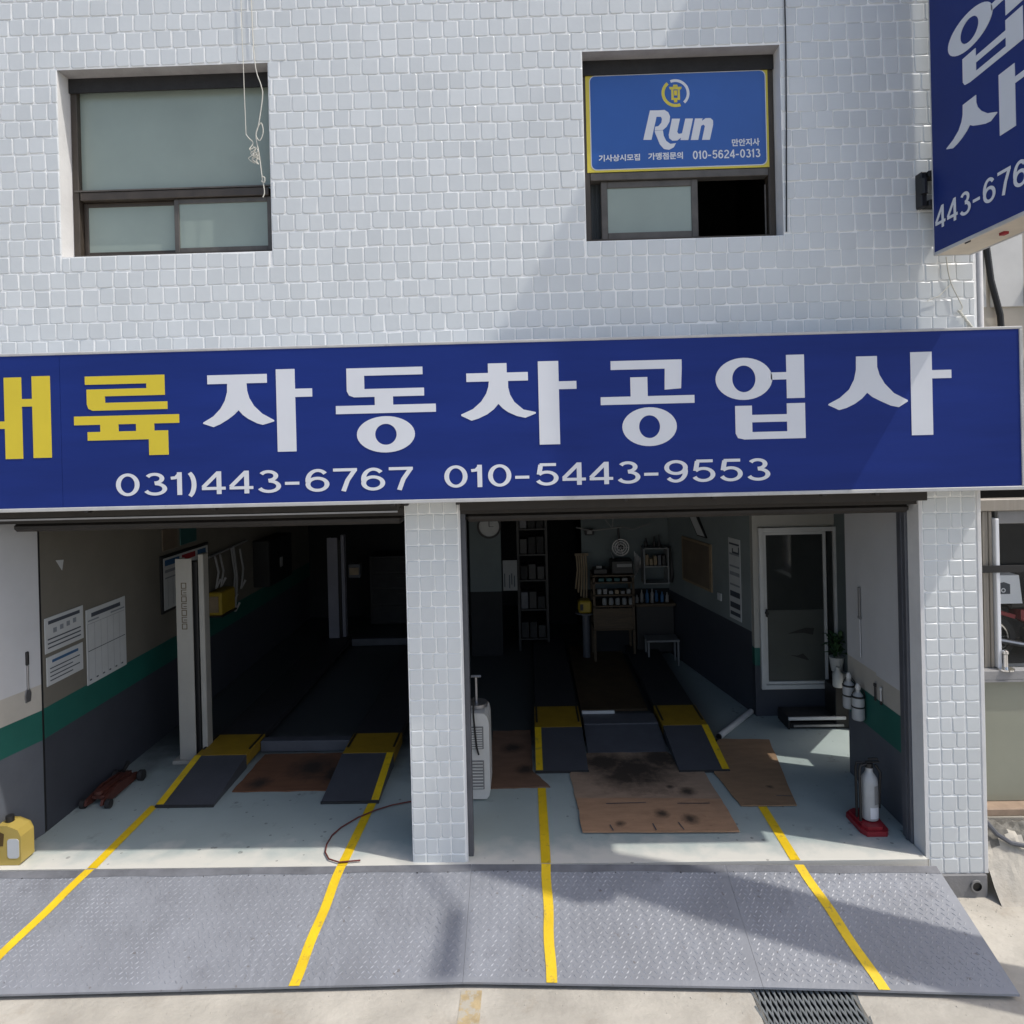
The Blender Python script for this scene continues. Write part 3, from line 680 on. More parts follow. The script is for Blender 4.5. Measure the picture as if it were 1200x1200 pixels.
# ------------------------------------------------------------------ writing
def text_polys(body, w, h, bold=0.0, shear=0.0, spacing=1.0):
    """vertices (a, b) and triangles of a line of text fitted to w x h, filled flat"""
    cu = bpy.data.curves.new('lettering', 'FONT'); cu.body = body; cu.size = 1; cu.offset = bold; cu.shear = shear; cu.space_character = spacing; cu.resolution_u = 4
    o = bpy.data.objects.new('lettering', cu); COL.objects.link(o)
    dg = bpy.context.evaluated_depsgraph_get(); me = bpy.data.meshes.new_from_object(o.evaluated_get(dg))
    v = [(p.co.x, p.co.y) for p in me.vertices]; f = [tuple(p.vertices) for p in me.polygons]
    bpy.data.objects.remove(o); bpy.data.curves.remove(cu); bpy.data.meshes.remove(me)
    x0 = min(p[0] for p in v); x1 = max(p[0] for p in v); y0 = min(p[1] for p in v); y1 = max(p[1] for p in v)
    return [((p[0]-x0)/(x1-x0)*w, (p[1]-y0)/(y1-y0)*h) for p in v], f
def add_text(mb, body, x0, z0, w, h, fn, mi=0, **k):
    v, f = text_polys(body, w, h, **k); mb.faces([fn(x0+a, z0+b, 0) for a, b in v], f, mi); return mb
def ell(cx, cy, rx, ry, a0, a1, n=22): return [(cx+rx*math.cos(math.radians(a0+(a1-a0)*i/n)), cy+ry*math.sin(math.radians(a0+(a1-a0)*i/n))) for i in range(n+1)]
def digit_paths(ch, sx, sy):
    """centre lines of a wide grotesque digit in a 1 x 1 box"""
    hx, hy = sx/2, sy/2; R, T = 1-hx, 1-hy
    if ch == '0': return [ell(.5,.5,.5-hx,.5-hy,0,360,40)]
    if ch == '1': return [[(R,0),(R,1)], [(R-hx*.2,T-.04),(R-.35,T-.17),(0,T-.19)]]
    if ch == '2': return [ell(.5,.70,.5-hx,.30-hy,165,-30)+[(.30,.28),(hx+.03,hy*1.6),(hx+.03,hy)], [(.0,hy),(1,hy)]]
    if ch == '3': return [ell(.47,.745,.42-hx,.255-hy,155,-90), ell(.49,.285+hy*.1,.51-hx,.285-hy*.9,90,-160)]
    if ch == '4': return [[(.72,0),(.72,1)], [(.70,T+.02),(hx*.5,.31)], [(0,.235+hy*.3),(1,.235+hy*.3)]]
    if ch == '5': return [[(.90,T),(.20,T)], [(.245,T),(.165,.50)], [(.17,.505)]+ell(.49,.335,.51-hx,.335-hy,140,-158)]
    if ch == '6': return [ell(.5,.33,.5-hx,.33-hy,0,360,36), ell(.52,.5,.52-hx,.5-hy,42,190)]
    if ch == '9': return [[(1-x,1-y) for x, y in p] for p in digit_paths('6', sx, sy)]
    if ch == '7': return [[(0,T),(1,T)], [(R+.02,T),(.60,.48),(.42,0)]]
    if ch == '-': return [[(0,.40),(1,.40)]]
    if ch == ')': return [ell(-.25,.45,1.25-hx*1.4,.58,62,-62)]
def add_digits(body, x0, z0, w, h, fn, mt, parent, name='digit', sxk=.27, sy=.165):
    adv = {'1': (.62,.40), ')': (.50,.34), '-': (.74,.52), ' ': (.5,0)}
    tot = sum(adv.get(c, (1.0,.86))[0] for c in body)-.14; x = 0
    for ch in body:
        a, gw = adv.get(ch, (1.0,.86)); mb = MB(); sx = sxk*.86/max(gw,.01)
        for k, p in enumerate(digit_paths(ch, sx, sy*(1.0 if ch != '-' else .95))):
            q = []
            for i, (u, v) in enumerate(p):
                closed = abs(p[0][0]-p[-1][0])+abs(p[0][1]-p[-1][1]) < 1e-6
                a0 = p[i-1] if i > 0 else (p[-2] if closed else p[0]); a1 = p[i+1] if i < len(p)-1 else (p[1] if closed else p[-1])
                dx, dy = (a1[0]-a0[0])*gw*w/tot, (a1[1]-a0[1])*h; L_ = math.hypot(dx, dy) or 1
                q.append(((u, v), (-dy/L_*sx/2, dx/L_*sy/2)))
            P = lambda u, v: fn(x0+(x+u*gw)*w/tot, z0+v*h, -.0005*k)
            for (c0, n0), (c1, n1) in zip(q, q[1:]):
                mb.poly([P(c0[0]+n0[0],c0[1]+n0[1]), P(c1[0]+n1[0],c1[1]+n1[1]), P(c1[0]-n1[0],c1[1]-n1[1]), P(c0[0]-n0[0],c0[1]-n0[1])])
        mb.build(name, mt, parent); x += a
LET = {"dae":{"p":[[[-3.729,3.324],[-3.477,3.324],[-3.477,3.269],[-3.729,3.269]],[[-3.729,3.269],[-3.621,3.269],[-3.621,3.067],[-3.729,3.067]],[[-3.729,3.067],[-3.366,3.067],[-3.366,3.019],[-3.729,3.019]],[[-3.366,3.349],[-3.252,3.349],[-3.252,2.823],[-3.366,2.823]],[[-3.252,3.208],[-3.183,3.208],[-3.183,3.159],[-3.252,3.159]],[[-3.183,3.353],[-3.064,3.353],[-3.064,2.826],[-3.183,2.826]]],"r":[]},"ryuk":{"p":[[[-2.835,3.342],[-2.317,3.342],[-2.317,3.289],[-2.835,3.289]],[[-2.435,3.289],[-2.317,3.289],[-2.317,3.258],[-2.435,3.258]],[[-2.826,3.258],[-2.317,3.258],[-2.317,3.212],[-2.826,3.212]],[[-2.826,3.212],[-2.707,3.212],[-2.707,3.17],[-2.302,3.17],[-2.302,3.121],[-2.789,3.121],[-2.816,3.134],[-2.826,3.163]],[[-2.912,3.086],[-2.228,3.086],[-2.228,3.03],[-2.912,3.03]],[[-2.742,3.03],[-2.624,3.03],[-2.624,2.984],[-2.742,2.984]],[[-2.509,3.03],[-2.391,3.03],[-2.391,2.984],[-2.509,2.984]],[[-2.826,2.984],[-2.302,2.984],[-2.302,2.929],[-2.826,2.929]],[[-2.428,2.929],[-2.302,2.929],[-2.302,2.827],[-2.428,2.827]]],"r":[]},"ja":{"p":[[[-2.039,3.329],[-1.654,3.329],[-1.654,3.272],[-2.039,3.272]],[[-1.911,3.272],[-1.786,3.272],[-1.784,3.225],[-1.771,3.178],[-1.742,3.127],[-1.691,3.076],[-1.614,3.032],[-1.614,3.023],[-1.687,3.003],[-1.724,3.014],[-1.779,3.043],[-1.815,3.07],[-1.841,3.101],[-1.871,3.072],[-1.911,3.043],[-1.962,3.014],[-2.006,2.996],[-2.072,3.019],[-2.072,3.027],[-2.006,3.065],[-1.959,3.112],[-1.929,3.163],[-1.913,3.218]],[[-1.595,3.356],[-1.474,3.356],[-1.474,2.828],[-1.595,2.828]],[[-1.474,3.229],[-1.364,3.229],[-1.364,3.176],[-1.474,3.176]]],"r":[]},"dong":{"p":[[[-1.141,3.349],[-0.653,3.349],[-0.653,3.3],[-1.141,3.3]],[[-1.141,3.3],[-1.028,3.3],[-1.028,3.215],[-0.646,3.215],[-0.646,3.164],[-1.096,3.164],[-1.127,3.176],[-1.141,3.204]],[[-0.963,3.164],[-0.846,3.164],[-0.846,3.111],[-0.963,3.111]],[[-1.214,3.111],[-0.573,3.111],[-0.573,3.059],[-1.214,3.059]]],"r":[[-0.897,2.923,0.186,0.116,0.069,0.067]]},"cha":{"p":[[[-0.235,3.357],[-0.116,3.357],[-0.116,3.297],[-0.235,3.297]],[[-0.374,3.297],[0.018,3.297],[0.018,3.243],[-0.374,3.243]],[[-0.231,3.243],[-0.109,3.243],[-0.109,3.203],[-0.098,3.156],[-0.072,3.109],[-0.015,3.059],[0.063,3.041],[0.063,3.032],[-0.004,3.006],[-0.058,3.019],[-0.112,3.044],[-0.145,3.068],[-0.174,3.099],[-0.202,3.066],[-0.246,3.034],[-0.304,3.008],[-0.347,2.996],[-0.412,3.028],[-0.412,3.037],[-0.336,3.07],[-0.282,3.117],[-0.249,3.167],[-0.235,3.211]],[[0.083,3.362],[0.213,3.362],[0.213,2.833],[0.083,2.833]],[[0.213,3.232],[0.325,3.232],[0.325,3.182],[0.213,3.182]]],"r":[]},"gong":{"p":[[[0.544,3.351],[0.992,3.351],[0.992,3.295],[0.544,3.295]],[[0.885,3.295],[0.992,3.295],[0.985,3.168],[0.881,3.162]],[[0.666,3.245],[0.774,3.245],[0.774,3.124],[0.666,3.124]],[[0.476,3.124],[1.068,3.124],[1.068,3.074],[0.476,3.074]]],"r":[[0.781,2.93,0.172,0.123,0.066,0.072]]},"eop":{"p":[[[1.55,3.253],[1.648,3.253],[1.648,3.207],[1.55,3.207]],[[1.648,3.361],[1.76,3.361],[1.76,3.088],[1.648,3.088]],[[1.322,3.047],[1.427,3.047],[1.427,2.88],[1.76,2.88],[1.76,2.834],[1.377,2.834],[1.336,2.844],[1.322,2.873]],[[1.427,2.988],[1.646,2.988],[1.646,2.941],[1.427,2.941]],[[1.646,3.056],[1.76,3.056],[1.76,2.88],[1.646,2.88]]],"r":[[1.381,3.217,0.178,0.133,0.073,0.084]]},"sa":{"p":[[[2.085,3.339],[2.215,3.339],[2.215,3.271],[2.228,3.221],[2.26,3.164],[2.316,3.103],[2.401,3.057],[2.401,3.048],[2.344,3.014],[2.295,3.025],[2.228,3.057],[2.182,3.082],[2.15,3.11],[2.118,3.075],[2.072,3.042],[2.019,3.017],[1.973,3.005],[1.906,3.037],[1.906,3.044],[1.98,3.082],[2.037,3.132],[2.069,3.193],[2.083,3.253]],[[2.422,3.357],[2.555,3.357],[2.555,2.835],[2.422,2.835]],[[2.555,3.241],[2.675,3.241],[2.675,3.189],[2.555,3.189]]],"r":[]}}
def add_letter(mb, key, fn, d0, d1):
    for p in LET[key]['p']: mb.prism(p, fn, d0, d1, 0, False)
    for r in LET[key]['r']: mb.ring(*r, fn, d0, d1)
    return mb

# fascia sign over both bays
SY = -.297
FS = thing('fascia_sign', 'long blue shop sign over both bays with yellow and white Korean lettering', 'sign', (-.6, 0, 2.48))
m = MB(); m.box(-4.7, -3.0015, SY, 0-.002, 2.502, 3.485); m.box(-2.9985, 3.098, SY, -.002, 2.502, 3.485); m.box(-3.0015,-2.9985, SY+.002,-.002,2.502,3.485)
m.build('panel', M['sign_blue'], FS)
m = MB(); m.box(-4.7, 3.12, SY-.008, 0-.001, 2.478, 2.5015, 0, .003); m.build('bottom_trim', M['sign_trim'], FS)
m = MB(); m.box(-4.7, 3.12, SY-.004, 0-.001, 3.4855, 3.503, 0, .003); m.build('top_trim', M['sign_trim'], FS)
m = MB(); m.box(3.0985, 3.12, SY-.006, 0-.001, 2.502, 3.485, 0, .003); m.build('end_trim', M['sign_trim'], FS)
for x in (-3.9,-2.85,-2.02,-.87,-.78,-.45,.62,1.18,1.87,2.2):
    m = MB(); m.box(x-.012, x+.012, SY-.002, SY+.05, 2.462, 2.4775, 0, .003); m.build('clip', M['shutter_brown'], FS)
for key in ('dae','ryuk','ja','dong','cha','gong','eop','sa'):
    m = MB(); add_letter(m, key, XZ(SY), -.003, .001); m.build('letter', M['letter_yellow' if key in ('dae','ryuk') else 'letter_white'], FS)
for body, x0, x1, z0, z1 in (('031)443-6767', -2.65, -.73, 2.566, 2.712), ('010-5443-9553', -.53, 1.533, 2.572, 2.714)):
    add_digits(body, x0, z0, x1-x0, z1-z0, XZ(SY-.0025), M['letter_white'], FS, sxk=.205, sy=.130)

# projecting sign at the right edge
PX, PZ0, PZ1, PYI, PYO = 2.70, 4.005, 8.4, -.103, -1.135
PS = thing('projecting_sign', 'blue upright sign projecting from the wall at the upper right corner', 'sign', (PX+.12, 0, PZ0))
m = MB(); m.box(PX, PX+.24, PYO+.02, PYI-.004, PZ0+.022, PZ1-.02); m.build('panel', M['sign_blue2'], PS)
m = MB(); m.box(PX-.004, PX+.244, PYI-.003, PYI+.006, PZ0, PZ1, 0, .003); m.box(PX-.004, PX+.244, PYO, PYO+.019, PZ0, PZ1, 0, .003); m.build('edge_trim', M['sign_trim'], PS)
m = MB(); m.box(PX-.004, PX+.012, PYO+.0195, PYI-.0035, PZ0, PZ0+.0215, 0, .003); m.box(PX+.228, PX+.244, PYO+.0195, PYI-.0035, PZ0, PZ0+.0215, 0, .003); m.build('bottom_trim', M['sign_trim'], PS)
m = MB(); m.box(PX+.018, PX+.227, PYO+.0195, PYI-.0035, PZ0+.004, PZ0+.0215); m.box(PX+.10, PX+.13, -.62, -.58, PZ0-.012, PZ0+.0035, 1); m.box(PX+.012, PX+.018, -.45,-.40,PZ0-.006,PZ0+.01,2)
m.build('bottom_panel', [M['sign_beige'], M['print_red'], M['black']], PS)
m = MB(); m.box(PX+.02, PX+.22, PYO+.02, PYI-.004, PZ1-.0195, PZ1); m.build('top_panel', M['sign_beige'], PS)
m = MB()
for zz in (4.36, 4.55): m.box(PX-.02, PX+.20, PYI+.0065, -.002, zz-.02, zz+.02, 0, .004)
m.box(PX-.06, PX-.02, -.075, -.002, 4.34, 4.57, 0, .006); m.cyl((PX-.045,-.08,4.42),(PX-.045,-.08,4.52),.022,n=12)
m.build('bracket', M['black'], PS)
def side_glyph(key, yl, yr, z0, z1):
    P = [p for q in LET[key]['p'] for p in q]+[(r[0]+sx*r[2], r[1]+sz*r[3]) for r in LET[key]['r'] for sx, sz in ((1,1),(-1,-1))]
    a0 = min(p[0] for p in P); a1 = max(p[0] for p in P); b0 = min(p[1] for p in P); b1 = max(p[1] for p in P)
    fn = lambda a, b, d: (PX+d, yl+(yr-yl)*(a-a0)/(a1-a0), z0+(z1-z0)*(b-b0)/(b1-b0))
    mb = MB()
    for p in LET[key]['p']: mb.prism(p, fn, -.003, .001, 0, False)
    for r in LET[key]['r']: mb.ring(*r, fn, -.003, .001)
    mb.build('letter', M['letter_white'], PS)
side_glyph('gong', -.27, -1.0, 5.42, 5.86); side_glyph('eop', -.30, -.955, 4.935, 5.36); side_glyph('sa', -.262, -1.0, 4.505, 4.845)
side_glyph('cha', -.27, -1.0, 5.95, 6.38); side_glyph('dong', -.27, -1.0, 6.47, 6.9); side_glyph('ja', -.27, -1.0, 7.0, 7.42)
add_digits('443-6767', 0, 0, .965, .142, (lambda a, b, d: (PX-.0025+d, -.128-a, 4.165+b)), M['letter_white'], PS, sxk=.24, sy=.13)

# film sign in the right window
WS = thing('window_sign', 'blue and yellow bordered film sign with a white Run logo in the right window', 'sign', (1.09, .13, 4.72))
def rrect(x0, x1, z0, z1, r, n=5):
    out = []
    for cx, cz, a0 in ((x1-r,z1-r,0),(x0+r,z1-r,90),(x0+r,z0+r,180),(x1-r,z0+r,270)):
        for i in range(n+1):
            t = math.radians(a0+90*i/n); out.append((cx+r*math.cos(t), cz+r*math.sin(t)))
    return out
m = MB(); m.box(.468, 1.724, .132, .138, 4.712, 5.395); m.build('border', M['run_yellow'], WS)
m = MB(); m.prism(rrect(.494, 1.710, 4.726, 5.382, .04), XZ(.1305), 0, .0012, 0, False); m.build('edge_line', M['letter_white'], WS)
m = MB(); m.prism(rrect(.500, 1.704, 4.732, 5.376, .036), XZ(.129), 0, .0012, 0, False); m.build('panel', M['run_blue'], WS)
WC = (1.104, 5.055); WK = .00588/5
def wpt(cx, cy): return (WC[0]+(cx-570)*WK, WC[1]-(cy+.0244*(cx-570)-470)*WK)
def wbox(mb, body, cx0, cx1, cy0, cy1, **k):
    a = wpt(cx0, (cy0+cy1)/2); w = (cx1-cx0)*WK; h = (cy1-cy0)*WK
    add_text(mb, body, a[0], a[1]-h/2, w, h, XZ(.1275), **k)
m = MB(); wbox(m, '기사상시모집', 97, 340, 672, 712, bold=.03); m.build('lettering', M['letter_white'], WS)
m = MB(); wbox(m, '가맹점문의', 388, 592, 662, 704, bold=.03); m.build('lettering', M['letter_white'], WS)
m = MB(); wbox(m, '만안지사', 880, 1042, 584, 628, bold=.03); m.build('lettering', M['letter_white'], WS)
a = wpt(650, 675); add_digits('010-5624-0313', a[0], a[1]-27*WK, 395*WK, 50*WK, XZ(.1275), M['letter_white'], WS, sxk=.27, sy=.15)
RUN = {'r': [[(405,412),(452,412),(410,585),(362,585)], [(452,412),(490,410),(512,424),(522,448),(518,480),(500,510),(478,528),(430,530),(434,508),(452,505),(470,485),(474,462),(468,450),(443,450)],
             [(430,532),(478,530),(482,562),(496,592),(520,610),(553,606),(540,630),(512,645),(482,640),(458,612),(446,580),(432,545)]],
       'u': [[(533,462),(580,462),(562,540),(570,552),(590,548),(611,462),(656,462),(626,588),(580,588),(583,574),(562,590),(532,591),(514,576),(512,555)]],
       'n': [[(668,462),(712,462),(708,476),(730,461),(758,460),(773,474),(773,500),(752,588),(706,588),(725,506),(716,498),(703,505),(684,588),(640,588)]]}
for key in 'run':
    m = MB()
    for i, p in enumerate(RUN[key]): m.prism([wpt(*q) for q in p], XZ(.1275-.0002*i), 0, .001, 0, False)
    m.build('logo_letter', M['letter_white'], WS)
m = MB()
def arc(a0, a1, r0, r1, mi):
    pts = [(557+r1*math.cos(math.radians(a0+(a1-a0)*i/24)), 312-r1*math.sin(math.radians(a0+(a1-a0)*i/24))) for i in range(25)]
    pts += [(557+r0*math.cos(math.radians(a1+(a0-a1)*i/24)), 312-r0*math.sin(math.radians(a1+(a0-a1)*i/24))) for i in range(25)]
    m.prism([wpt(*q) for q in pts], XZ(.1275), 0, .001, mi, False)
arc(128, 292, 64, 82, 0); arc(-48, 112, 66, 82, 1)
for i, p in enumerate([[(520,275),(595,275),(590,290),(525,290)], [(532,291),(545,291),(547,352),(532,352)], [(570,291),(583,291),(583,352),(568,352)], [(546,262),(568,262),(572,274),(542,274)], [(549,296),(566,296),(566,325),(549,325)], [(546,340),(568,340),(566,366),(548,366)]]):
    m.prism([wpt(*q) for q in p], XZ(.1275), 0, .001, 2 if i > 3 else 0, False)
m.build('logo_emblem', [M['run_yellow'], M['letter_white'], M['letter_yellow']], WS)

# ------------------------------------------------------------------ cords and wires on the facade
m = MB()
m.tube([(-1.86,-.012,7.2),(-1.87,-.014,5.95),(-1.864,-.016,5.40),(-1.857,-.02,4.99)], .0028, 6, smooth=5)
m.tube([(-1.857,-.02,4.99),(-1.835,-.03,4.96),(-1.81,-.02,4.93),(-1.83,-.035,4.88),(-1.79,-.02,4.90),(-1.81,-.03,4.84),(-1.775,-.02,4.86),(-1.79,-.025,4.80)], .0034, 6, smooth=5)
m.tube([(-1.81,-.012,7.2),(-1.80,-.014,5.95),(-1.785,-.016,5.48),(-1.745,-.02,5.32),(-1.735,-.025,5.24),(-1.765,-.03,5.05),(-1.785,-.03,4.98),(-1.76,-.03,4.94),(-1.735,-.03,5.0),(-1.75,-.03,5.06),(-1.785,-.03,4.98),(-1.77,-.02,4.85),(-1.755,-.018,4.70),(-1.742,-.016,4.60),(-1.752,-.02,4.56)], .0036, 6, smooth=5)
m.tube([(-1.752,-.02,4.70),(-1.735,-.025,4.69),(-1.74,-.02,4.66),(-1.76,-.02,4.67)], .004, 6, smooth=5)
for k in range(5):
    x0, z0 = -1.80+random.uniform(-.035,.02), 4.90+random.uniform(-.05,.03)
    m.tube([(x0,-.02,z0),(x0+.02,-.03,z0-.03),(x0-.012,-.028,z0-.055),(x0+.025,-.02,z0-.085),(x0+.008,-.02,z0-.06)], .0026, 6, smooth=5)
solo(m, 'cord', M['cord'], 'tangled off white cords dangling over the right side of the left window', 'cord', smooth=True, loc=(-1.8, 0, 4.56))
m = MB(); m.tube([(1.802,-.010,7.3),(1.799,-.012,6.2),(1.801,-.012,5.5),(1.792,-.011,4.9),(1.778,-.010,4.22)], .0045, 6)
solo(m, 'cable', M['black'], 'thin black cable running down the tiles along the right window edge', 'cable', smooth=True, loc=(1.8, 0, 4.22))
m = MB(); m.tube([(2.83,-.012,4.02),(2.84,-.014,3.92),(2.86,-.012,3.84),(2.90,-.018,3.74),(2.93,-.012,3.68),(2.91,-.02,3.64),(2.95,-.012,3.60),(2.97,-.015,3.52)], .004, 6, smooth=4)
m.tube([(2.86,-.012,3.84),(2.78,-.014,3.76),(2.70,-.012,3.73)], .003, 6)
for i in range(9): m.cyl((2.90+.012*i,-.012-.006*(i % 2),3.66-.016*i),(2.915+.012*i,-.014,3.645-.016*i),.008,n=6)
solo(m, 'wire', M['cord'], 'loose knotted wire on the tiles under the projecting sign', 'wire', smooth=True, loc=(2.9, 0, 3.52))
m = MB(); m.tube([(1.25,-.06,3.508),(1.30,-.05,3.522),(1.36,-.06,3.518),(1.40,-.05,3.508)], .006, 6)
solo(m, 'wire', M['rubber'], 'short black wire lying on top of the blue shop sign', 'wire', smooth=True)

# ------------------------------------------------------------------ drain grate
t = thing('drain_grate', 'expanded metal grate over the dark drain at the front edge of the plate', 'drain grate', (1.47, -1.0, GZ))
m = MB(); x0, x1, y0, y1 = HOLE
dx, dy = .030, .075; nx = int((x1-x0)/dx); ny = int((y1-y0)/dy)+1
for j in range(ny):
    for i in range(nx+1):
        cx = x0-.01+i*dx+(dx/2 if j % 2 else 0); cy = y0-.0+j*dy
        for s in (-1, 1):
            a = (cx, cy, GZ+.006); b = (cx+s*dx/2, cy+dy, GZ+.006)
            w = .0036; m.faces([(a[0]-w,a[1],GZ+.002),(a[0]+w,a[1],GZ+.008),(b[0]+w,b[1],GZ+.008),(b[0]-w,b[1],GZ+.002),
                                (a[0]-w,a[1],GZ-.004),(a[0]+w,a[1],GZ-.001),(b[0]+w,b[1],GZ-.001),(b[0]-w,b[1],GZ-.004)], [(0,1,2,3),(4,7,6,5),(0,3,7,4),(1,5,6,2)])
tag(m.build('mesh', M['galv'], t), kind='stuff')
for xa in (x0-.012, x1-.008):
    m = MB(); m.box(xa, xa+.02, y0, y1, GZ-.03, GZ+.004); m.build('rim', M['rock'], t)

# ------------------------------------------------------------------ lifts
def wedge(mb, x0, x1, y0, y1, z0, z1, mi=0):
    v = [(x0,y0,0.001),(x1,y0,0.001),(x1,y1,0.001),(x0,y1,0.001),(x0,y0,z0),(x1,y0,z0),(x1,y1,z1),(x0,y1,z1)]
    return mb.faces(v, [(3,2,1,0),(4,5,6,7),(0,1,5,4),(1,2,6,5),(2,3,7,6),(3,0,4,7)], mi)
def wheel_track(T, xa, xb, y0, y1, y2, y3, yl):
    """approach ramp, yellow flap and runway of one wheel track; yl = side of its yellow edge line"""
    m = MB(); wedge(m, xa, xb, y0, y1, .022, .118); r_ = m.build('approach_ramp', M['ramp'], T)
    m = MB(); m.box(xa-.004, xb+.004, y0-.012, y0-.001, .001, .020); m.build('front_lip', M['rubber'], r_)
    m = MB(); w = .06
    ex = (xa, xa+w) if yl < 0 else (xb-w, xb)
    m.faces([(ex[0],y0,.0255),(ex[1],y0,.0255),(ex[1],y1,.1215),(ex[0],y1,.1215)], [(0,1,2,3)]); m.build('edge_line', M['yellow_line'], r_)
    m = MB(); m.box(xa, xb, y1+.003, y2, .02, .119, 0, .004); f = m.build('flap', M['ramp_yellow'], T)
    for x in (xa+.012, xb-.03):
        m = MB(); m.box(x, x+.018, y1+.12, y2-.02, .1195, .124); m.build('slot', M['black'], f)
    m = MB(); m.box(xa+.01, xb-.01, y2+.004, y3, .05, .114, 0, .004); m.build('runway', M['runway'], T)
L1 = thing('car_lift', 'four post car lift with off white posts in the left bay', 'car lift', (-2.1, 1.5, 0), 'wheel lifts in the bays')
wheel_track(L1, -3.035, -2.57, .775, 1.44, 1.89, 5.3, -1); wheel_track(L1, -1.71, -1.25, .80, 1.44, 1.87, 5.3, 1)
def post(T, x, y, h, mt, front=True):
    m = MB(); m.box(x-.075, x+.075, y, y+.012, .02, h, 0, .003); m.box(x-.075, x-.063, y+.012, y+.16, .02, h-.01, 0, .003)
    p = m.build('post', mt, T)
    m = MB(); m.box(x+.105, x+.155, y+.06, y+.17, .02, h+.03, 0, .006); m.build('slide_rail', mt, p)
    m = MB(); m.box(x-.06, x+.10, y+.05, y+.15, .02, h-.04); m.build('carriage', M['black'], p)
    m = MB(); m.box(x-.13, x+.10, y-.035, y+.2, 0.001, .035, 0, .005); m.build('base_plate', mt, p)
    return p
p1 = post(L1, -3.155, 1.555, 1.865, M['lift_white'])
m = MB()
for i in range(7):                                   # stacked outlined characters down the post
    zc = 1.62-.062*i; w = .024
    for (a0, a1, b0, b1) in ((-w,w,.020,.026),(-w,-w+.006,-.026,.020),(w-.006,w,-.026,.020) if i % 2 == 0 else (-w*.2,w,-.006,0),(-w,w,-.026,-.020)):
        m.box(-3.155+a0, -3.155+a1, 1.5525, 1.5548, zc+b0, zc+b1)
m.build('vertical_lettering', M['gold'], p1)
post(L1, -.86, 1.555, 1.865, M['lift_white']); post(L1, -2.82, 5.2, 1.55, M['lift_blue']); post(L1, -.70, 5.0, 1.62, M['lift_blue'])
m = MB(); m.box(-2.56, -1.72, 1.74, 1.84, .01, .11, 0, .005); m.build('crossbeam', M['steel_grey'], L1)
m = MB(); m.box(-2.56, -1.72, 5.15, 5.25, .01, .11, 0, .005); m.build('crossbeam', M['steel_grey'], L1)
L2 = thing('car_lift', 'low wheel alignment lift with yellow flaps in the right bay', 'car lift', (.84, 2, 0), 'wheel lifts in the bays')
wheel_track(L2, .012, .462, 1.265, 1.94, 2.47, 5.0, -1); wheel_track(L2, 1.235, 1.66, 1.24, 1.94, 2.45, 5.0, 1)
t = thing('drip_tray', 'grey metal tray with a pale rim lying between the right lift tracks', 'tray', (.84, 1.9, 0))
m = MB(); m.faces([(.49,1.62,.012),(1.21,1.62,.012),(1.21,2.05,.09),(.49,2.05,.09),(.49,1.62,.002),(1.21,1.62,.002),(1.21,2.05,.002),(.49,2.05,.002)], [(0,1,2,3),(0,4,5,1),(1,5,6,2),(2,6,7,3),(3,7,4,0)]); m.box(.49,1.21,2.052,2.30,.01,.10,0,.004)
m.build('tray_body', M['steel_grey'], t)
m = MB(); m.box(.49,.82,2.302,2.33,.01,.125,0,.006); m.build('rim', M['alu'], t)
m = MB(); m.box(.50,1.2,2.6,4.9,.005,.03); solo(m, 'pit_cover', M['wood'], 'dark brown boards between the right lift runways', 'pit cover')

# cardboard sheets
def sheet_thing(name, pts, mt, label, z=.006, cuts=()):
    """a thin sheet with uneven, slightly curled edges"""
    out = []
    n = len(pts)
    for i in range(n):
        a, b = pts[i], pts[(i+1) % n]; k = 7
        for j in range(k):
            u = j/k; out.append((a[0]+(b[0]-a[0])*u+random.uniform(-.005,.005), a[1]+(b[1]-a[1])*u+random.uniform(-.005,.005)))
    m = MB(); cx = sum(p[0] for p in out)/len(out); cy = sum(p[1] for p in out)/len(out); N_ = len(out)
    top = [(x, y, z+random.uniform(.001,.007)) for x, y in out]; inn = [((x*.8+cx*.2), (y*.8+cy*.2), z+.002) for x, y in out]
    bot = [(x, y, z-.004) for x, y in out]
    m.faces(top+inn+bot, [tuple(range(N_, 2*N_))]+[(i, (i+1)%N_, N_+(i+1)%N_, N_+i) for i in range(N_)]+[(i, 2*N_+i, 2*N_+(i+1)%N_, (i+1)%N_) for i in range(N_)])
    for (xa, ya, xb, yb) in cuts:
        d = Vector((xb-xa, yb-ya, 0)).normalized()*.004; nx_, ny_ = -d.y, d.x
        m.faces([(xa-nx_,ya-ny_,z+.0075),(xb-nx_,yb-ny_,z+.0075),(xb+nx_,yb+ny_,z+.0075),(xa+nx_,ya+ny_,z+.0075)], [(0,1,2,3)], 1)
    return solo(m, name, [mt, M['print_dark']], label, 'cardboard', 'cardboard sheets on the floor')
sheet_thing('cardboard_sheet', [(-2.52,1.0),(-1.72,1.0),(-1.74,1.70),(-2.50,1.70)], M['card_rust'], 'rust stained board between the two ramps of the left bay')
sheet_thing('cardboard_sheet', [(-.395,.995),(.128,1.008),(-.02,1.30),(-.03,2.15),(-.40,2.13)], M['card_dark'], 'dark brown cardboard beside the white cabinet and the tiled pillar')
sheet_thing('cardboard_sheet', [(.30,1.22),(.33,.66),(1.46,.66),(1.44,1.23),(1.2,1.62),(.48,1.62)], M['card_oil'], 'oil soaked cardboard between the ramps of the right bay', z=.006)
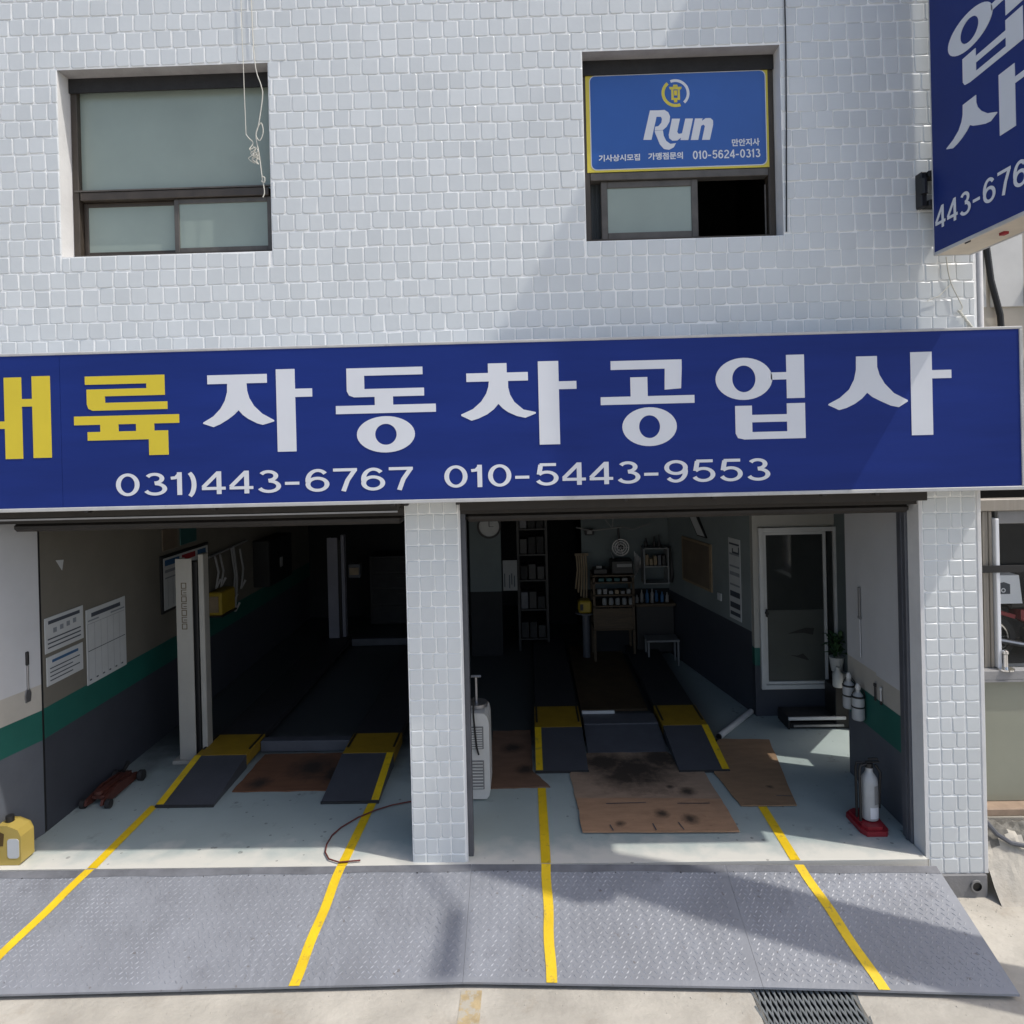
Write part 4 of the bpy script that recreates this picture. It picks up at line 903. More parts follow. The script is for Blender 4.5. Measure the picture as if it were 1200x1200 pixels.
sheet_thing('cardboard_sheet', [(.332,.318),(1.46,.30),(1.455,.76),(.33,.80)], M['card'], 'clean brown cardboard nearest the street, with three cuts in its front edge', z=.016, cuts=[(.56,.32,.545,.40),(.87,.32,.86,.41),(1.07,.32,1.05,.42),(.55,.70,.86,.71),(1.1,.69,1.35,.685)])
sheet_thing('cardboard_sheet', [(1.52,1.20),(1.582,.66),(2.005,.66),(2.20,1.84),(1.73,1.87)], M['card_right'], 'long cardboard sheet right of the lift, across the yellow line', z=.010, cuts=[(1.9,.80,2.02,.79)])

# tube, hose, jack, jug
m = MB(); m.cyl((1.75,1.88,.032),(2.235,2.47,.032),.030,n=14); m.cyl((1.742,1.872,.032),(1.749,1.879,.032),.028,n=14,mi=1); m.cyl((1.742,1.872,.012),(1.70,1.83,.012),.012,n=8,mi=1)
solo(m, 'tube', [M['alu'], M['black']], 'white tube with a black end lying on the floor by the office corner', 'tube', smooth=True)
P = [(-.62,.92),(-.85,.83),(-1.0,.787),(-1.13,.74),(-1.247,.664),(-1.36,.56),(-1.451,.428),(-1.49,.32),(-1.497,.207),(-1.48,.11),(-1.432,.03),(-1.35,-.01),(-1.28,.0),(-1.208,.01)]
m = MB(); m.tube([(x, y, .014) for x, y in P], .0055, 8)
solo(m, 'hose', M['hose'], 'thin brown hose curling over the yellow line beside the pillar', 'hose', smooth=True)
t = thing('floor_jack', 'worn red trolley jack on black wheels against the left wall', 'floor jack', (-3.55, .98, 0))
m = MB(); m.prism([(.74,.035),(.82,.02),(1.25,.02),(1.28,.06),(1.22,.082),(.98,.105),(.86,.088),(.76,.075)], YZ(-3.60), 0, .022); m.prism([(.74,.035),(.82,.02),(1.25,.02),(1.28,.06),(1.22,.082),(.98,.105),(.86,.088),(.76,.075)], YZ(-3.47), 0, .022)
m.box(-3.578, -3.47, .80, 1.22, .055, .085, 0, .01); m.build('chassis', M['rust_red'], t)
m = MB(); m.prism([(.80,.08),(.95,.08),(1.25,.055),(1.25,.085),(.95,.112),(.80,.108)], YZ(-3.545), 0, .045); m.cyl((-3.522,.82,.10),(-3.522,.82,.125),.035,n=14); m.build('lift_arm', M['rust_red'], t)
for x, y, r in ((-3.625,.78,.035),(-3.42,.78,.035),(-3.63,1.24,.045),(-3.41,1.24,.045)):
    m = MB(); m.cyl((x-.018,y,r),(x+.018,y,r),r,n=16); m.build('wheel', M['rubber'], t, smooth=True)
m = MB(); m.cyl((-3.522,1.16,.12),(-3.522,1.24,.16),.018,n=10); m.build('handle_socket', M['black'], t, smooth=True)
t = thing('oil_jug', 'yellow plastic oil jug with a white label and black cap at the left edge', 'oil jug', (-3.6700, .08, 0))
m = MB()
body = [(-3.7732,.002),(-3.5926,.002),(-3.5754,.02),(-3.5754,.20),(-3.5969,.245),(-3.6700,.275),(-3.7431,.275),(-3.7818,.235),(-3.7861,.02)]
m.prism(body, XZ(.02), 0, .13); m.build('body', M['jug'], t)
m = MB(); m.prism([(-3.7345,.135),(-3.7001,.135),(-3.6915,.22),(-3.7259,.235),(-3.7474,.22)], XZ(.0185), 0, .002); m.build('handle_hole', M['gold'], t)
m = MB(); m.prism(rrect(-3.6700,-3.5883,.05,.185,.02), XZ(.0175), 0, .003); m.build('label', M['paper'], t)
m = MB(); m.cyl((-3.6958,.085,.276),(-3.6958,.085,.315),.027,n=16); m.build('cap', M['black'], t, smooth=True)

# white cabinet behind the pillar
t = thing('cabinet_heater', 'white plastic cabinet with vent panels standing behind the middle pillar', 'heater', (-.47, 1.0, 0))
m = MB()
prof = [(-.57,.10),(-.40,.02),(-.37,.06),(-.36,.12),(-.36,.60),(-.37,.66),(-.40,.70),(-.57,.72)]
m.prism([(-.60,.02),(-.385,.02),(-.365,.045),(-.355,.09),(-.355,.62),(-.365,.67),(-.39,.70),(-.60,.71)], XZ(.80), 0, .30); m.build('housing', M['white_plastic'], t)
for za, zb in ((.10,.33),(.42,.60)):
    m = MB(); m.box(-.52,-.40,.792,.799,za,zb,0,.004); v = m.build('vent', M['grey_plastic'], t)
    m = MB()
    for i in range(9):
        z = za+.015+i*(zb-za-.03)/8; m.box(-.51,-.41,.786,.7915,z-.004,z+.004)
    m.build('slats', M['white_plastic'], v)
m = MB(); m.tube([(-.47,.79,.84),(-.475,.785,.70),(-.465,.785,.55),(-.455,.785,.44),(-.44,.785,.38)], .008, 6); m.build('power_cable', M['black'], t, smooth=True)
m = MB(); m.cyl((-.46,.95,.71),(-.46,.95,.74),.09,n=16); m.cyl((-.46,.95,.74),(-.46,.95,.95),.010,n=8); m.cyl((-.50,.95,.95),(-.42,.95,.95),.012,n=8); m.build('carry_handle', M['steel'], t, smooth=True)

# extinguisher on its red stand
t = thing('fire_extinguisher', 'white cylinder with black bracket standing on a red base by the right wall', 'fire extinguisher', (2.40, .37, 0))
m = MB(); m.prism([(2.31,.50),(2.36,.545),(2.50,.545),(2.515,.50),(2.505,.27),(2.48,.235),(2.34,.235),(2.315,.29)], XY(.002), .035, 0); m.prism([(2.33,.49),(2.37,.52),(2.48,.52),(2.49,.48),(2.48,.29),(2.46,.26),(2.36,.26),(2.335,.30)], XY(.037), .022, 0)
m.build('stand_base', M['red'], t)
m = MB(); m.lathe([(.045,0),(.056,.008),(.058,.03),(.058,.26),(.052,.30),(.030,.335),(.024,.35),(.024,.375)], (2.425,.37,.06), 24); c_ = m.build('cylinder', M['dull_white'], t, smooth=True)
m = MB()
for i in range(9):
    a = math.radians(-82+i*7); b = math.radians(-82+(i+1)*7); r = .0592
    m.poly([(2.425+r*math.cos(a),.37+r*math.sin(a),.185),(2.425+r*math.cos(b),.37+r*math.sin(b),.185),(2.425+r*math.cos(b),.37+r*math.sin(b),.32),(2.425+r*math.cos(a),.37+r*math.sin(a),.32)])
m.build('band', M['grey_plastic'], c_)
m = MB()
for i in range(8):
    a = math.radians(-112+i*8); b = math.radians(-112+(i+1)*8); r = .0596
    m.poly([(2.425+r*math.cos(a),.37+r*math.sin(a),.085),(2.425+r*math.cos(b),.37+r*math.sin(b),.085),(2.425+r*math.cos(b),.37+r*math.sin(b),.165),(2.425+r*math.cos(a),.37+r*math.sin(a),.165)])
m.build('label', M['letter_white'], c_)
m = MB(); m.cyl((2.425,.37,.435),(2.425,.37,.465),.028,n=14); m.box(2.40,2.50,.36,.38,.466,.478,0,.003); m.box(2.42,2.49,.362,.378,.488,.50,0,.003); m.build('valve', M['black'], t)
m = MB(); m.tube([(2.345,.40,.06),(2.343,.40,.42),(2.35,.40,.455),(2.40,.385,.462)], .010, 8); m.tube([(2.345,.34,.06),(2.343,.34,.42),(2.35,.345,.455),(2.40,.36,.462)], .010, 8); m.build('bracket', M['black'], t, smooth=True)
m = MB(); m.tube([(2.47,.37,.45),(2.50,.36,.40),(2.492,.36,.25),(2.49,.365,.14)], .010, 8); m.build('hose', M['black'], t, smooth=True)

# hung bottles, tools, plant, step by the office door
def hung_bottle(x, y, z, lab):
    t = thing('spray_bottle', lab, 'bottle', (x, y, z), 'white bottles hung on the right panel')
    m = MB(); m.lathe([(.04,0),(.048,.01),(.048,.17),(.038,.20),(.018,.225),(.018,.245)], (x,y,z), 16); m.build('bottle', M['dull_white'], t, smooth=True)
    m = MB(); m.lathe([(.020,.246),(.022,.26),(.012,.29)], (x,y,z), 12); m.build('cap', M['white_plastic'], t, smooth=True)
    m = MB(); m.lathe([(.0485,.10),(.050,.102),(.050,.112),(.0485,.114)], (x,y,z), 16); m.lathe([(.0485,.195),(.0505,.197),(.0505,.207),(.0485,.209)], (x,y,z-.015), 16); m.tube([(x+.05,y,z+.01),(x+.052,y,z+.21),(x,y,z+.285),(x-.045,y,z+.21)], .004, 6); m.build('wire_holder', M['black'], t)
hung_bottle(2.602, .90, .565, 'white bottle in a wire holder hung nearest the street on the right panel'); hung_bottle(2.602, 1.06, .60, 'white bottle in a wire holder hung behind the nearer one'); 
def hung_tool(x, y, z0, z1, mt, lab, cat, wid=.016):
    m = MB(); m.box(x-.012, x-.002, y-wid/2, y+wid/2, z0, z1, 0, .004); m.box(x-.014, x-.001, y-wid*.8, y+wid*.8, z1-.03, z1, 0, .004); m.box(x-.014, x-.001, y-wid*.7, y+wid*.7, z0, z0+.03, 1, .004)
    return solo(m, cat.replace(' ', '_'), [mt, M['black']], lab, cat)
hung_tool(2.65, .705, .79, .925, M['black'], 'small black screwdriver hung low on the right panel', 'screwdriver')
hung_tool(2.65, .615, .79, .925, M['alu'], 'small pale screwdriver hung low on the right panel', 'screwdriver')
m = MB(); m.box(2.640,2.651,.925,.955,1.38,1.62,0,.005); m.box(2.643,2.651,.930,.950,1.05,1.379,1,.004); m.box(2.64,2.651,.915,.965,1.36,1.384,0,.004)
solo(m, 'file_tool', [M['grey_plastic'], M['panel_white']], 'long file with a dark handle hung upright on the right panel', 'file')
m = MB(); m.box(-3.719,-3.700,.30,.325,1.30,1.40,0,.005); m.box(-3.718,-3.702,.305,.32,1.12,1.299,1,.004); m.prism([(.29,1.03),(.335,1.03),(.345,1.09),(.325,1.125),(.30,1.125),(.285,1.08)], YZ(-3.718), 0, .012, 1)
solo(m, 'wrench', [M['black'], M['steel']], 'black handled wrench hung on the white panel at the left edge', 'wrench')
t = thing('door_step', 'low slatted grey step with a pale front edge before the office door', 'step', (2.75, 2.25, 0))
m = MB(); m.box(2.47,3.02,2.06,2.083,.095,.125,0,.004); m.build('front_edge', M['alu'], t)
m = MB(); m.box(2.50,2.99,2.10,2.30,.003,.06); m.box(2.47,2.49,2.084,2.36,.003,.12); m.box(3.0,3.02,2.084,2.36,.003,.12); m.box(2.52,3.0,2.065,2.08,.03,.05,1); m.build('base', [M['black'], M['steel']], t)
for i in range(9):
    m = MB(); m.box(2.491,2.999,2.092+.03*i,2.113+.03*i,.095,.118,0,.003); m.build('slat', M['rubber'], t)
t = thing('plant_stand', 'black stand with white containers beside the office door', 'stand', (3.03, 2.2, 0))
m = MB(); m.box(2.93,3.08,2.08,2.33,.002,.40,0,.006); m.build('box', M['black'], t)
m = MB(); m.lathe([(.045,0),(.05,.01),(.05,.12),(.02,.16),(.02,.19)], (2.97,2.11,.401), 14); m.build('bottle', M['white_plastic'], t, smooth=True)
m = MB(); m.lathe([(.05,0),(.065,.10)], (3.035,2.22,.401), 14); m.build('tub', M['white_plastic'], t, smooth=True)
t = thing('potted_plant', 'leafy green plant in a white pot half hidden behind the right panel', 'plant', (3.03, 2.26, .50))
m = MB(); m.lathe([(.05,0),(.07,.13),(.072,.14),(.06,.14)], (3.03,2.27,.503), 16); m.build('pot', M['white_plastic'], t, smooth=True)
m = MB()
for i in range(46):
    a = random.uniform(0, 6.28); el = random.uniform(.2,1.3); L_ = random.uniform(.10,.20); b0 = Vector((3.03+random.uniform(-.03,.03),2.27+random.uniform(-.03,.03),.64+random.uniform(0,.18)))
    d = Vector((math.cos(a)*math.cos(el), math.sin(a)*math.cos(el), math.sin(el))); s_ = d.cross(Vector((0,0,1))).normalized()*.022
    mid = b0+d*L_*.55; tip = b0+d*L_-Vector((0,0,.04)); m.faces([b0, mid+s_, tip, mid-s_, mid+Vector((0,0,.006))], [(0,1,4),(1,2,4),(2,3,4),(3,0,4)])
tag(m.build('leaves', M['leaf'], t), kind='stuff')
# ------------------------------------------------------------------ things on the left wall (plane x = -3.69, facing +x)
LW = -3.689
def notice(y0, y1, z0, z1, lab, kind):
    t = thing('notice', lab, 'notice', (LW, (y0+y1)/2, z0), 'notices on the left wall')
    m = MB(); m.box(LW, LW+.006, y0, y1, z0, z1, 0, .002); m.build('sheet', M['paper'], t)
    w = y1-y0; h = z1-z0; m = MB(); fx = LW+.0068
    bar = lambda a, b, c, d, mi=0: m.poly([(fx,y0+a*w,z0+c*h),(fx,y0+b*w,z0+c*h),(fx,y0+b*w,z0+d*h),(fx,y0+a*w,z0+d*h)], mi)
    if kind == 0:
        bar(.08,.9,.80,.90); [bar(.2+.17*i,.2+.17*i+.09,.52+.02*i,.66+.02*i,1) for i in range(4)]; [bar(.06,.92,.36-.12*i,.40-.12*i) for i in range(3)]
    elif kind == 1:
        bar(.14,.86,.76,.86,2); [bar(.08,.9-.2*(i % 2),.56-.14*i,.60-.14*i) for i in range(4)]
    else:
        bar(.12,.86,.885,.94); bar(.04,.3,.835,.855,1); bar(.6,.97,.835,.855,1)
        for c in range(6): bar(.03+.158*c,.036+.158*c,.05,.80,1)
        bar(.03,.97,.44,.45); bar(.03,.97,.80,.806,1); [bar(.05+.16*i,.10+.16*i,.05,.07) for i in range(6)]
    m.build('print', [M['print_dark'], M['print_grey'], M['print_blue']], t)
notice(.47, .93, 1.33, 1.60, 'white notice with a dark heading, upper of the two small ones on the left wall', 0)
notice(.48, .915, 1.08, 1.30, 'white notice with lines of text, lower of the two small ones on the left wall', 1)
notice(.965, 1.53, .92, 1.545, 'tall white chart divided in columns, right of the two small notices', 2)
m = MB(); m.prism([(.62,2.02),(.71,2.01),(.69,1.93)], YZ(LW), 0, .003); solo(m, 'paper_scrap', M['paper'], 'torn scrap of white paper stuck high on the left wall', 'paper')
t = thing('whiteboard', 'framed board with blue and red headings behind the lift post', 'board', (LW, 2.66, 1.24))
m = MB(); m.box(LW, LW+.02, 2.14, 3.18, 1.22, 1.80, 0, .004); m.build('frame', M['black'], t)
m = MB(); m.box(LW+.0205, LW+.024, 2.18, 3.15, 1.25, 1.77); m.build('panel', M['paper'], t)
m = MB(); fx = LW+.0255
for a, b, c, d, mi in ((2.2,2.5,1.69,1.75,0),(2.55,2.85,1.69,1.75,1),(2.9,3.1,1.69,1.75,0),(2.2,3.1,1.62,1.65,2),(2.2,3.1,1.56,1.575,2)): m.poly([(fx,a,c),(fx,b,c),(fx,b,d),(fx,a,d)], mi)
for i in range(9): m.poly([(fx,2.25+.1*i,1.28),(fx,2.256+.1*i,1.28),(fx,2.256+.1*i,1.55),(fx,2.25+.1*i,1.55)], 2)
m.build('print', [M['print_blue'], M['print_red'], M['print_grey']], t)
m = MB(); m.box(LW, LW+.012, 2.20, 2.50, 1.84, 2.06, 0, .003); solo(m, 'picture', M['brown_board'], 'brown framed sheet above the whiteboard, nearer the street', 'picture')
m = MB(); m.box(LW, LW+.012, 2.56, 2.92, 1.85, 2.06, 0, .003); solo(m, 'picture', M['teal'], 'dull teal sheet above the whiteboard, deeper inside', 'picture')
t = thing('yellow_case', 'small yellow case on a wall bracket past the whiteboard', 'case', (LW+.1, 3.35, .95))
m = MB(); m.box(LW+.01, LW+.17, 3.14, 3.52, .96, 1.22, 0, .015); m.build('box', M['yellow_tool'], t)
m = MB(); m.box(LW+.04, LW+.14, 3.12, 3.139, 1.0, 1.18, 0, .003); m.build('lid', M['tan'], t); m = MB(); m.box(LW, LW+.18, 3.14, 3.54, .94, .958); m.build('bracket', M['black'], t)
m = MB()
for i, (y, z0, z1) in enumerate(((3.25,1.25,1.62),(3.38,1.24,1.62),(3.7,.98,1.65),(3.76,.86,1.66),(3.95,1.1,1.6))): m.tube([(LW+.06,y,z1),(LW+.09,y+.02,(z0+z1)/2),(LW+.06,y+.01,z0),(LW+.10,y+.05,z0+.1)], .013, 7)
m.tube([(LW+.05,3.1,1.63),(LW+.05,4.2,1.67)], .012, 6)
solo(m, 'hanging_hoses', M['plaster_grey'], 'grey hoses hanging from a rail past the whiteboard', 'hose', smooth=True)
t = thing('control_box', 'dark control box on the left wall deep in the left bay', 'control box', (LW+.1, 4.9, 1.1))
m = MB(); m.box(LW, LW+.22, 4.5, 5.4, 1.0, 1.62, 0, .01); m.build('cabinet', M['black'], t); m = MB(); m.box(LW+.221, LW+.226, 4.9, 5.0, 1.2, 1.33); m.build('dial', M['plaster_grey'], t)
t = thing('tool_cabinet', 'dark tool cabinet at the far end of the left bay', 'cabinet', (-1.9, 6.6, 0))
m = MB(); m.box(-2.55,-1.25,6.3,6.88,.02,1.1,0,.01); m.build('body', M['black'], t)
for i in range(4):
    m = MB(); m.box(-2.5,-1.3,6.28,6.299,.10+.25*i,.32+.25*i,0,.005); d_ = m.build('drawer', M['dark_room'], t); m = MB(); m.box(-2.1,-1.7,6.262,6.279,.24+.25*i,.26+.25*i); m.build('handle', M['black'], d_)
m = MB(); m.box(-2.62,-2.45,5.30,5.42,.95,1.15,0,.01); m.box(-2.60,-2.47,5.28,5.2999,1.0,1.1,1); solo(m, 'meter_box', [M['steel_grey'], M['tan']], 'small grey meter box by the rear lift post', 'meter box')

# ------------------------------------------------------------------ back of the right bay
BY = 4.62
t = thing('wall_clock', 'round pale wall clock with a black rim above the white partition', 'clock', (-.53, BY, 1.64))
def disc(mb, cx, cz, r, y, mi=0, n=36): mb.poly([(cx+r*math.cos(2*math.pi*i/n), y, cz+r*math.sin(2*math.pi*i/n)) for i in range(n)], mi)
m = MB(); m.ring(-.53,1.735,.160,.160,.135,.135,XZ(BY-.04),0,.038); m.build('rim', M['black'], t)
m = MB(); disc(m, -.53, 1.735, .135, BY-.015); m.build('face', M['dull_white'], t)
m = MB(); m.box(-.535,-.525,BY-.025,BY-.02,1.735,1.815); m.box(-.53,-.47,BY-.022,BY-.018,1.73,1.7355); m.build('hands', M['black'], t)
t = thing('poster', 'pale poster with dark figures on the white partition below the clock', 'poster', (-.27, BY, .87))
m = MB(); m.box(-.36,-.17,BY-.012,BY-.002,.87,1.275); m.build('sheet', M['paper_dim'], t); m = MB()
for x, a, b in ((-.345,.92,1.1),(-.28,.90,1.08),(-.25,.95,1.1),(-.215,.92,1.07)): m.box(x,x+.014,BY-.0135,BY-.0121,a,b)
m.build('print', M['print_dark'], t)
t = thing('parts_rack', 'tall dark parts rack beside the doorway at the back', 'rack', (.05, 5.0, 0))
for x in (-.17,.22):
    for y in (4.8,5.2):
        m = MB(); m.box(x,x+.03,y,y+.03,0,1.95); m.build('upright', M['black'], t)
for z in (.15,.55,.95,1.3,1.65):
    m = MB(); m.box(-.14,.22,4.8,5.23,z,z+.02); m.build('shelf', M['black'], t)
rk = [M['steel_grey'], M['black'], M['dado'], M['rubber'], M['tan']]
for zi, z in enumerate((.171,.571,.971,1.321,1.671)):
    for i in range(3):
        m = MB(); x = -.13+.115*i; m.box(x,x+.10,4.83,5.1,z,z+random.uniform(.15,.24),0,.006); solo(m, 'parts_box', random.choice(rk[:4]), 'dark parts box, %s of three on the %s shelf of the tall rack' % (('left','middle','right')[i], ('bottom','second lowest','middle','second highest','top')[zi]), 'box', 'parts boxes on the tall rack')
t = thing('display_shelf', 'dark shelf unit with rows of small white jars at the back of the right bay', 'shelf', (1.06, 4.4, 0))
for x in (.80,1.30):
    for y in (4.2,4.55):
        m = MB(); m.box(x,x+.03,y,y+.03,0,1.10); m.build('upright', M['wood'], t)
for z in (.42,.72,.86,1.02,1.11):
    m = MB(); m.box(.80,1.33,4.2,4.58,z,z+.018); m.build('shelf', M['wood'], t)
m = MB(); m.box(.832,1.299,4.212,4.225,.44,.70); m.build('cabinet_front', M['wood'], t)
for i in range(5):
    m = MB(); m.lathe([(.028,0),(.030,.01),(.030,.07),(.02,.085)], (.95+.085*i,4.26,.739), 10); solo(m, 'jar', M['paper_dim'], 'small white jar, %s in the row of five on the dark shelf unit' % ('leftmost','second from left','middle','second from right','rightmost')[i], 'jar', 'white jars on the dark shelf', smooth=True)
for i in range(6):
    m = MB(); m.box(.86+.075*i,.91+.075*i,4.23,4.3,.879,.91+random.uniform(0,.04),0,.004); solo(m, 'small_carton', random.choice([M['paper_dim'],M['grey_plastic'],M['tan']]), 'small carton right above the jars, %s of six on the dark shelf unit' % ('leftmost','second','third','fourth','fifth','rightmost')[i], 'carton', 'cartons on the dark shelf')
for i in range(4):
    m = MB(); m.box(.88+.10*i,.95+.10*i,4.24,4.34,1.039,1.08,0,.004); solo(m, 'small_carton', random.choice([M['teal'],M['grey_plastic']]), 'flat carton under the top board of the dark shelf unit, %s of four' % ('leftmost','second','third','rightmost')[i], 'carton', 'cartons on the dark shelf')
t = thing('radio', 'black radio with a pale dial on top of the dark shelf unit', 'radio', (1.20,4.35,1.13))
m = MB(); m.box(1.05,1.33,4.25,4.5,1.129,1.30,0,.012); m.build('case', M['black'], t); m = MB(); m.box(1.12,1.31,4.244,4.249,1.22,1.26); m.build('dial', M['grey_plastic'], t); m = MB(); m.tube([(1.1,4.4,1.3),(1.06,4.45,1.42)], .008, 6); m.build('aerial', M['steel'], t)
t = thing('fan', 'small wire fan above the radio on the back wall', 'fan', (1.21,4.55,1.40))
m = MB()
for r in (.05,.08,.11): m.ring(1.20,1.44,r,r,r-.008,r-.008,XZ(4.45),0,.008,n=24)
for k in range(6): m.tube([(1.20,4.448,1.44),(1.20+.11*math.cos(k),4.448,1.44+.11*math.sin(k))], .004, 5)
m.build('cage', M['steel'], t); m = MB(); m.cyl((1.20,4.46,1.44),(1.20,4.60,1.44),.03,n=12); m.tube([(1.20,4.6,1.44),(1.19,4.6,1.7)], .014, 6); m.build('motor', M['black'], t)
m = MB(); m.box(.82,1.0,4.26,4.45,1.129,1.20,0,.01); m.box(.86,.93,4.28,4.34,1.2,1.235,1,.005); solo(m, 'work_tray', [M['black'], M['paper_dim']], 'black tray with a white roll on the dark shelf unit', 'tray')
m = MB(); m.box(.62,.79,4.3,4.5,.62,.78,0,.02); m.box(.64,.68,4.29,4.299,.66,.74,1); solo(m, 'yellow_bucket', [M['yellow_tool'], M['black']], 'yellow container left of the dark shelf unit', 'container')
m = MB(); m.cyl((.72,4.4,0),(.72,4.4,.60),.05,n=14); m.cyl((.72,4.4,.601),(.72,4.4,.62),.14,n=16); solo(m, 'stool', M['steel_grey'], 'round stand under the yellow container', 'stand')
m = MB()
for i in range(5): m.tube([(.62+.03*i,4.5,1.35),(.63+.03*i,4.48,1.15),(.60+.035*i,4.5,.9-.05*i)], .012, 6)
m.box(.60,.78,4.52,4.54,1.33,1.36); solo(m, 'hanging_tools', M['tan'], 'bundle of tools hanging on a rail left of the dark shelf unit', 'tools', smooth=True)
m = MB(); m.box(.74,.86,4.50,4.61,1.60,1.68,0,.01); m.box(.77,.83,4.49,4.499,1.62,1.66,1); solo(m, 'wall_device', [M['black'], M['grey_plastic']], 'small black device high on the back wall', 'device')
m = MB(); m.tube([(.62,4.4,1.72),(.8,4.3,1.69),(1.0,4.35,1.70),(1.2,4.3,1.73),(1.35,4.4,1.68),(1.6,4.5,1.74)], .010, 6); m.tube([(1.0,4.35,1.82),(1.08,4.35,1.71),(1.1,4.35,1.85)], .008, 6)
solo(m, 'cable', M['grey_plastic'], 'pale cables strung under the ceiling across the back of the right bay', 'cable', smooth=True)
t = thing('wall_shelf', 'white two tier wall shelf in the back corner', 'shelf', (1.66,4.5,.95))
for x in (1.48,1.79):
    m = MB(); m.box(x,x+.016,4.35,4.61,.97,1.43); m.build('side', M['paper_dim'], t)
for z in (.97,1.19,1.425):
    m = MB(); m.box(1.4965,1.7895,4.35,4.61,z,z+.014); m.build('board', M['paper_dim'], t)
for i in range(5):
    m = MB(); x = 1.51+.055*i; m.box(x,x+.042,4.40,4.5,1.205,1.25+random.uniform(.02,.1),0,.004); solo(m, 'tin', random.choice([M['black'],M['steel_grey'],M['tan']]), 'tin on the middle board of the white wall shelf, %s of five' % ('leftmost','second','third','fourth','rightmost')[i], 'tin', 'tins on the white wall shelf')
for i, x in enumerate((1.53,1.64,1.70)):
    m = MB(); m.lathe([(.022,0),(.024,.06),(.01,.09),(.01,.12+.02*i)], (x,4.45,1.44), 10); solo(m, 'bottle', M['black'], '%s dark bottle standing on top of the white wall shelf' % ('short left','taller middle','tallest right')[i], 'bottle', 'bottles on the white wall shelf', smooth=True)
t = thing('workbench', 'dark workbench against the back wall under the white wall shelf', 'workbench', (1.6, 4.45, 0))
m = MB(); m.box(1.36,1.88,4.34,4.61,.68,.72,0,.005); m.build('top', M['wood'], t)
m = MB(); m.box(1.38,1.86,4.40,4.60,.08,.679); m.build('cupboard', M['black'], t)
for i in range(7):
    m = MB(); x = 1.39+.066*i; h = random.uniform(.08,.2); m.lathe([(.022,0),(.024,.01),(.024,h*.65),(.010,h*.82),(.010,h)], (x,4.42+random.uniform(-.03,.05),.721), 10)
    solo(m, 'spray_can', random.choice([M['grey_plastic'],M['paper_dim'],M['steel_grey'],M['print_blue']]), 'can standing on the dark workbench, %s from the left' % ('first','second','third','fourth','fifth','sixth','seventh')[i], 'can', 'cans on the dark workbench', smooth=True)
for i in range(6):
    m = MB(); x = .86+.07*i; h = .07+.05*((i*37) % 5)/5; m.box(x,x+.05,4.24,4.31,.442-.02,.442-.02+.0,0) if False else m.box(x,x+.052,4.225,4.30,.60,.60+h*.9,0,.006)
    solo(m, 'bottle', random.choice([M['grey_plastic'],M['tan'],M['steel_grey']]), 'squat bottle behind the cabinet front of the dark shelf unit, %s of six' % ('first','second','third','fourth','fifth','last')[i], 'bottle', 'bottles low on the dark shelf')
for i in range(5):
    m = MB(); x = 1.40+.018*i; m.tube([(x,4.60,1.36-.02*i),(x+.004,4.585,1.2),(x-.003,4.60,1.02+.03*i)], .006, 6); solo(m, 'wrench', M['steel'], 'spanner hung beside the white wall shelf, %s of five' % ('leftmost','second','third','fourth','rightmost')[i], 'wrench', 'spanners hung on the back wall', smooth=True)
m = MB(); m.tube([(1.86,4.56,1.42),(1.87,4.50,1.25),(1.86,4.47,1.05),(1.84,4.49,.98)], .045, 10); solo(m, 'apron', M['black'], 'dark apron hanging in the back corner by the white wall shelf', 'apron', smooth=True)
# on the slanted office side wall
WD = Vector((-.42, 2.1, 0)).normalized(); WN = Vector((-2.1, -.42, 0)).normalized()
def sw(y, off, z): return (2.27-.2*(y-2.5)+WN.x*off, y+WN.y*off, z)
def sbox(mb, y0, y1, z0, z1, o0, o1, mi=0):
    v = [sw(y0,o0,z0),sw(y1,o0,z0),sw(y1,o1,z0),sw(y0,o1,z0),sw(y0,o0,z1),sw(y1,o0,z1),sw(y1,o1,z1),sw(y0,o1,z1)]
    return mb.faces(v, [(3,2,1,0),(4,5,6,7),(0,1,5,4),(1,2,6,5),(2,3,7,6),(3,0,4,7)], mi)
t = thing('pinboard', 'brown pinboard on the white wall beside the office', 'board', sw(3.7, .01, 1.06))
m = MB(); sbox(m, 3.34,4.13,1.07,1.62,.002,.020); m.build('frame', M['tan'], t); m = MB(); sbox(m, 3.38,4.09,1.10,1.59,.0205,.024); m.build('panel', M['brown_board'], t)
m = MB(); v = [sw(3.9,.03,1.92),sw(3.66,.03,1.92),sw(3.44,.02,1.68),sw(3.68,.02,1.68)]
m.faces(v+[sw(3.9,.002,1.92),sw(3.66,.002,1.92),sw(3.44,.002,1.68),sw(3.68,.002,1.68)], [(0,1,2,3),(0,4,5,1),(1,5,6,2),(2,6,7,3),(3,7,4,0)], 1)
v = [sw(3.865,.031,1.905),sw(3.675,.031,1.905),sw(3.48,.0215,1.695),sw(3.67,.0215,1.695)]; m.faces(v, [(0,1,2,3)], 0)
solo(m, 'picture', [M['paper'], M['black']], 'slanting black framed picture above the brown pinboard', 'picture')
t = thing('chart_strip', 'narrow white chart with a large numeral and dark bars near the office corner', 'chart', sw(2.82, .01, .88))
m = MB(); sbox(m, 2.69,2.94,.89,1.76,.002,.007); m.build('sheet', M['paper'], t); m = MB()
for z0, z1, mi in ((1.69,1.71,0),(1.58,1.60,1),(1.45,1.47,1),(1.36,1.40,1),(1.25,1.27,1),(1.13,1.19,0),(1.01,1.07,0),(.93,.97,0)): sbox(m, 2.71,2.92,z0,z1,.0072,.0082,mi)
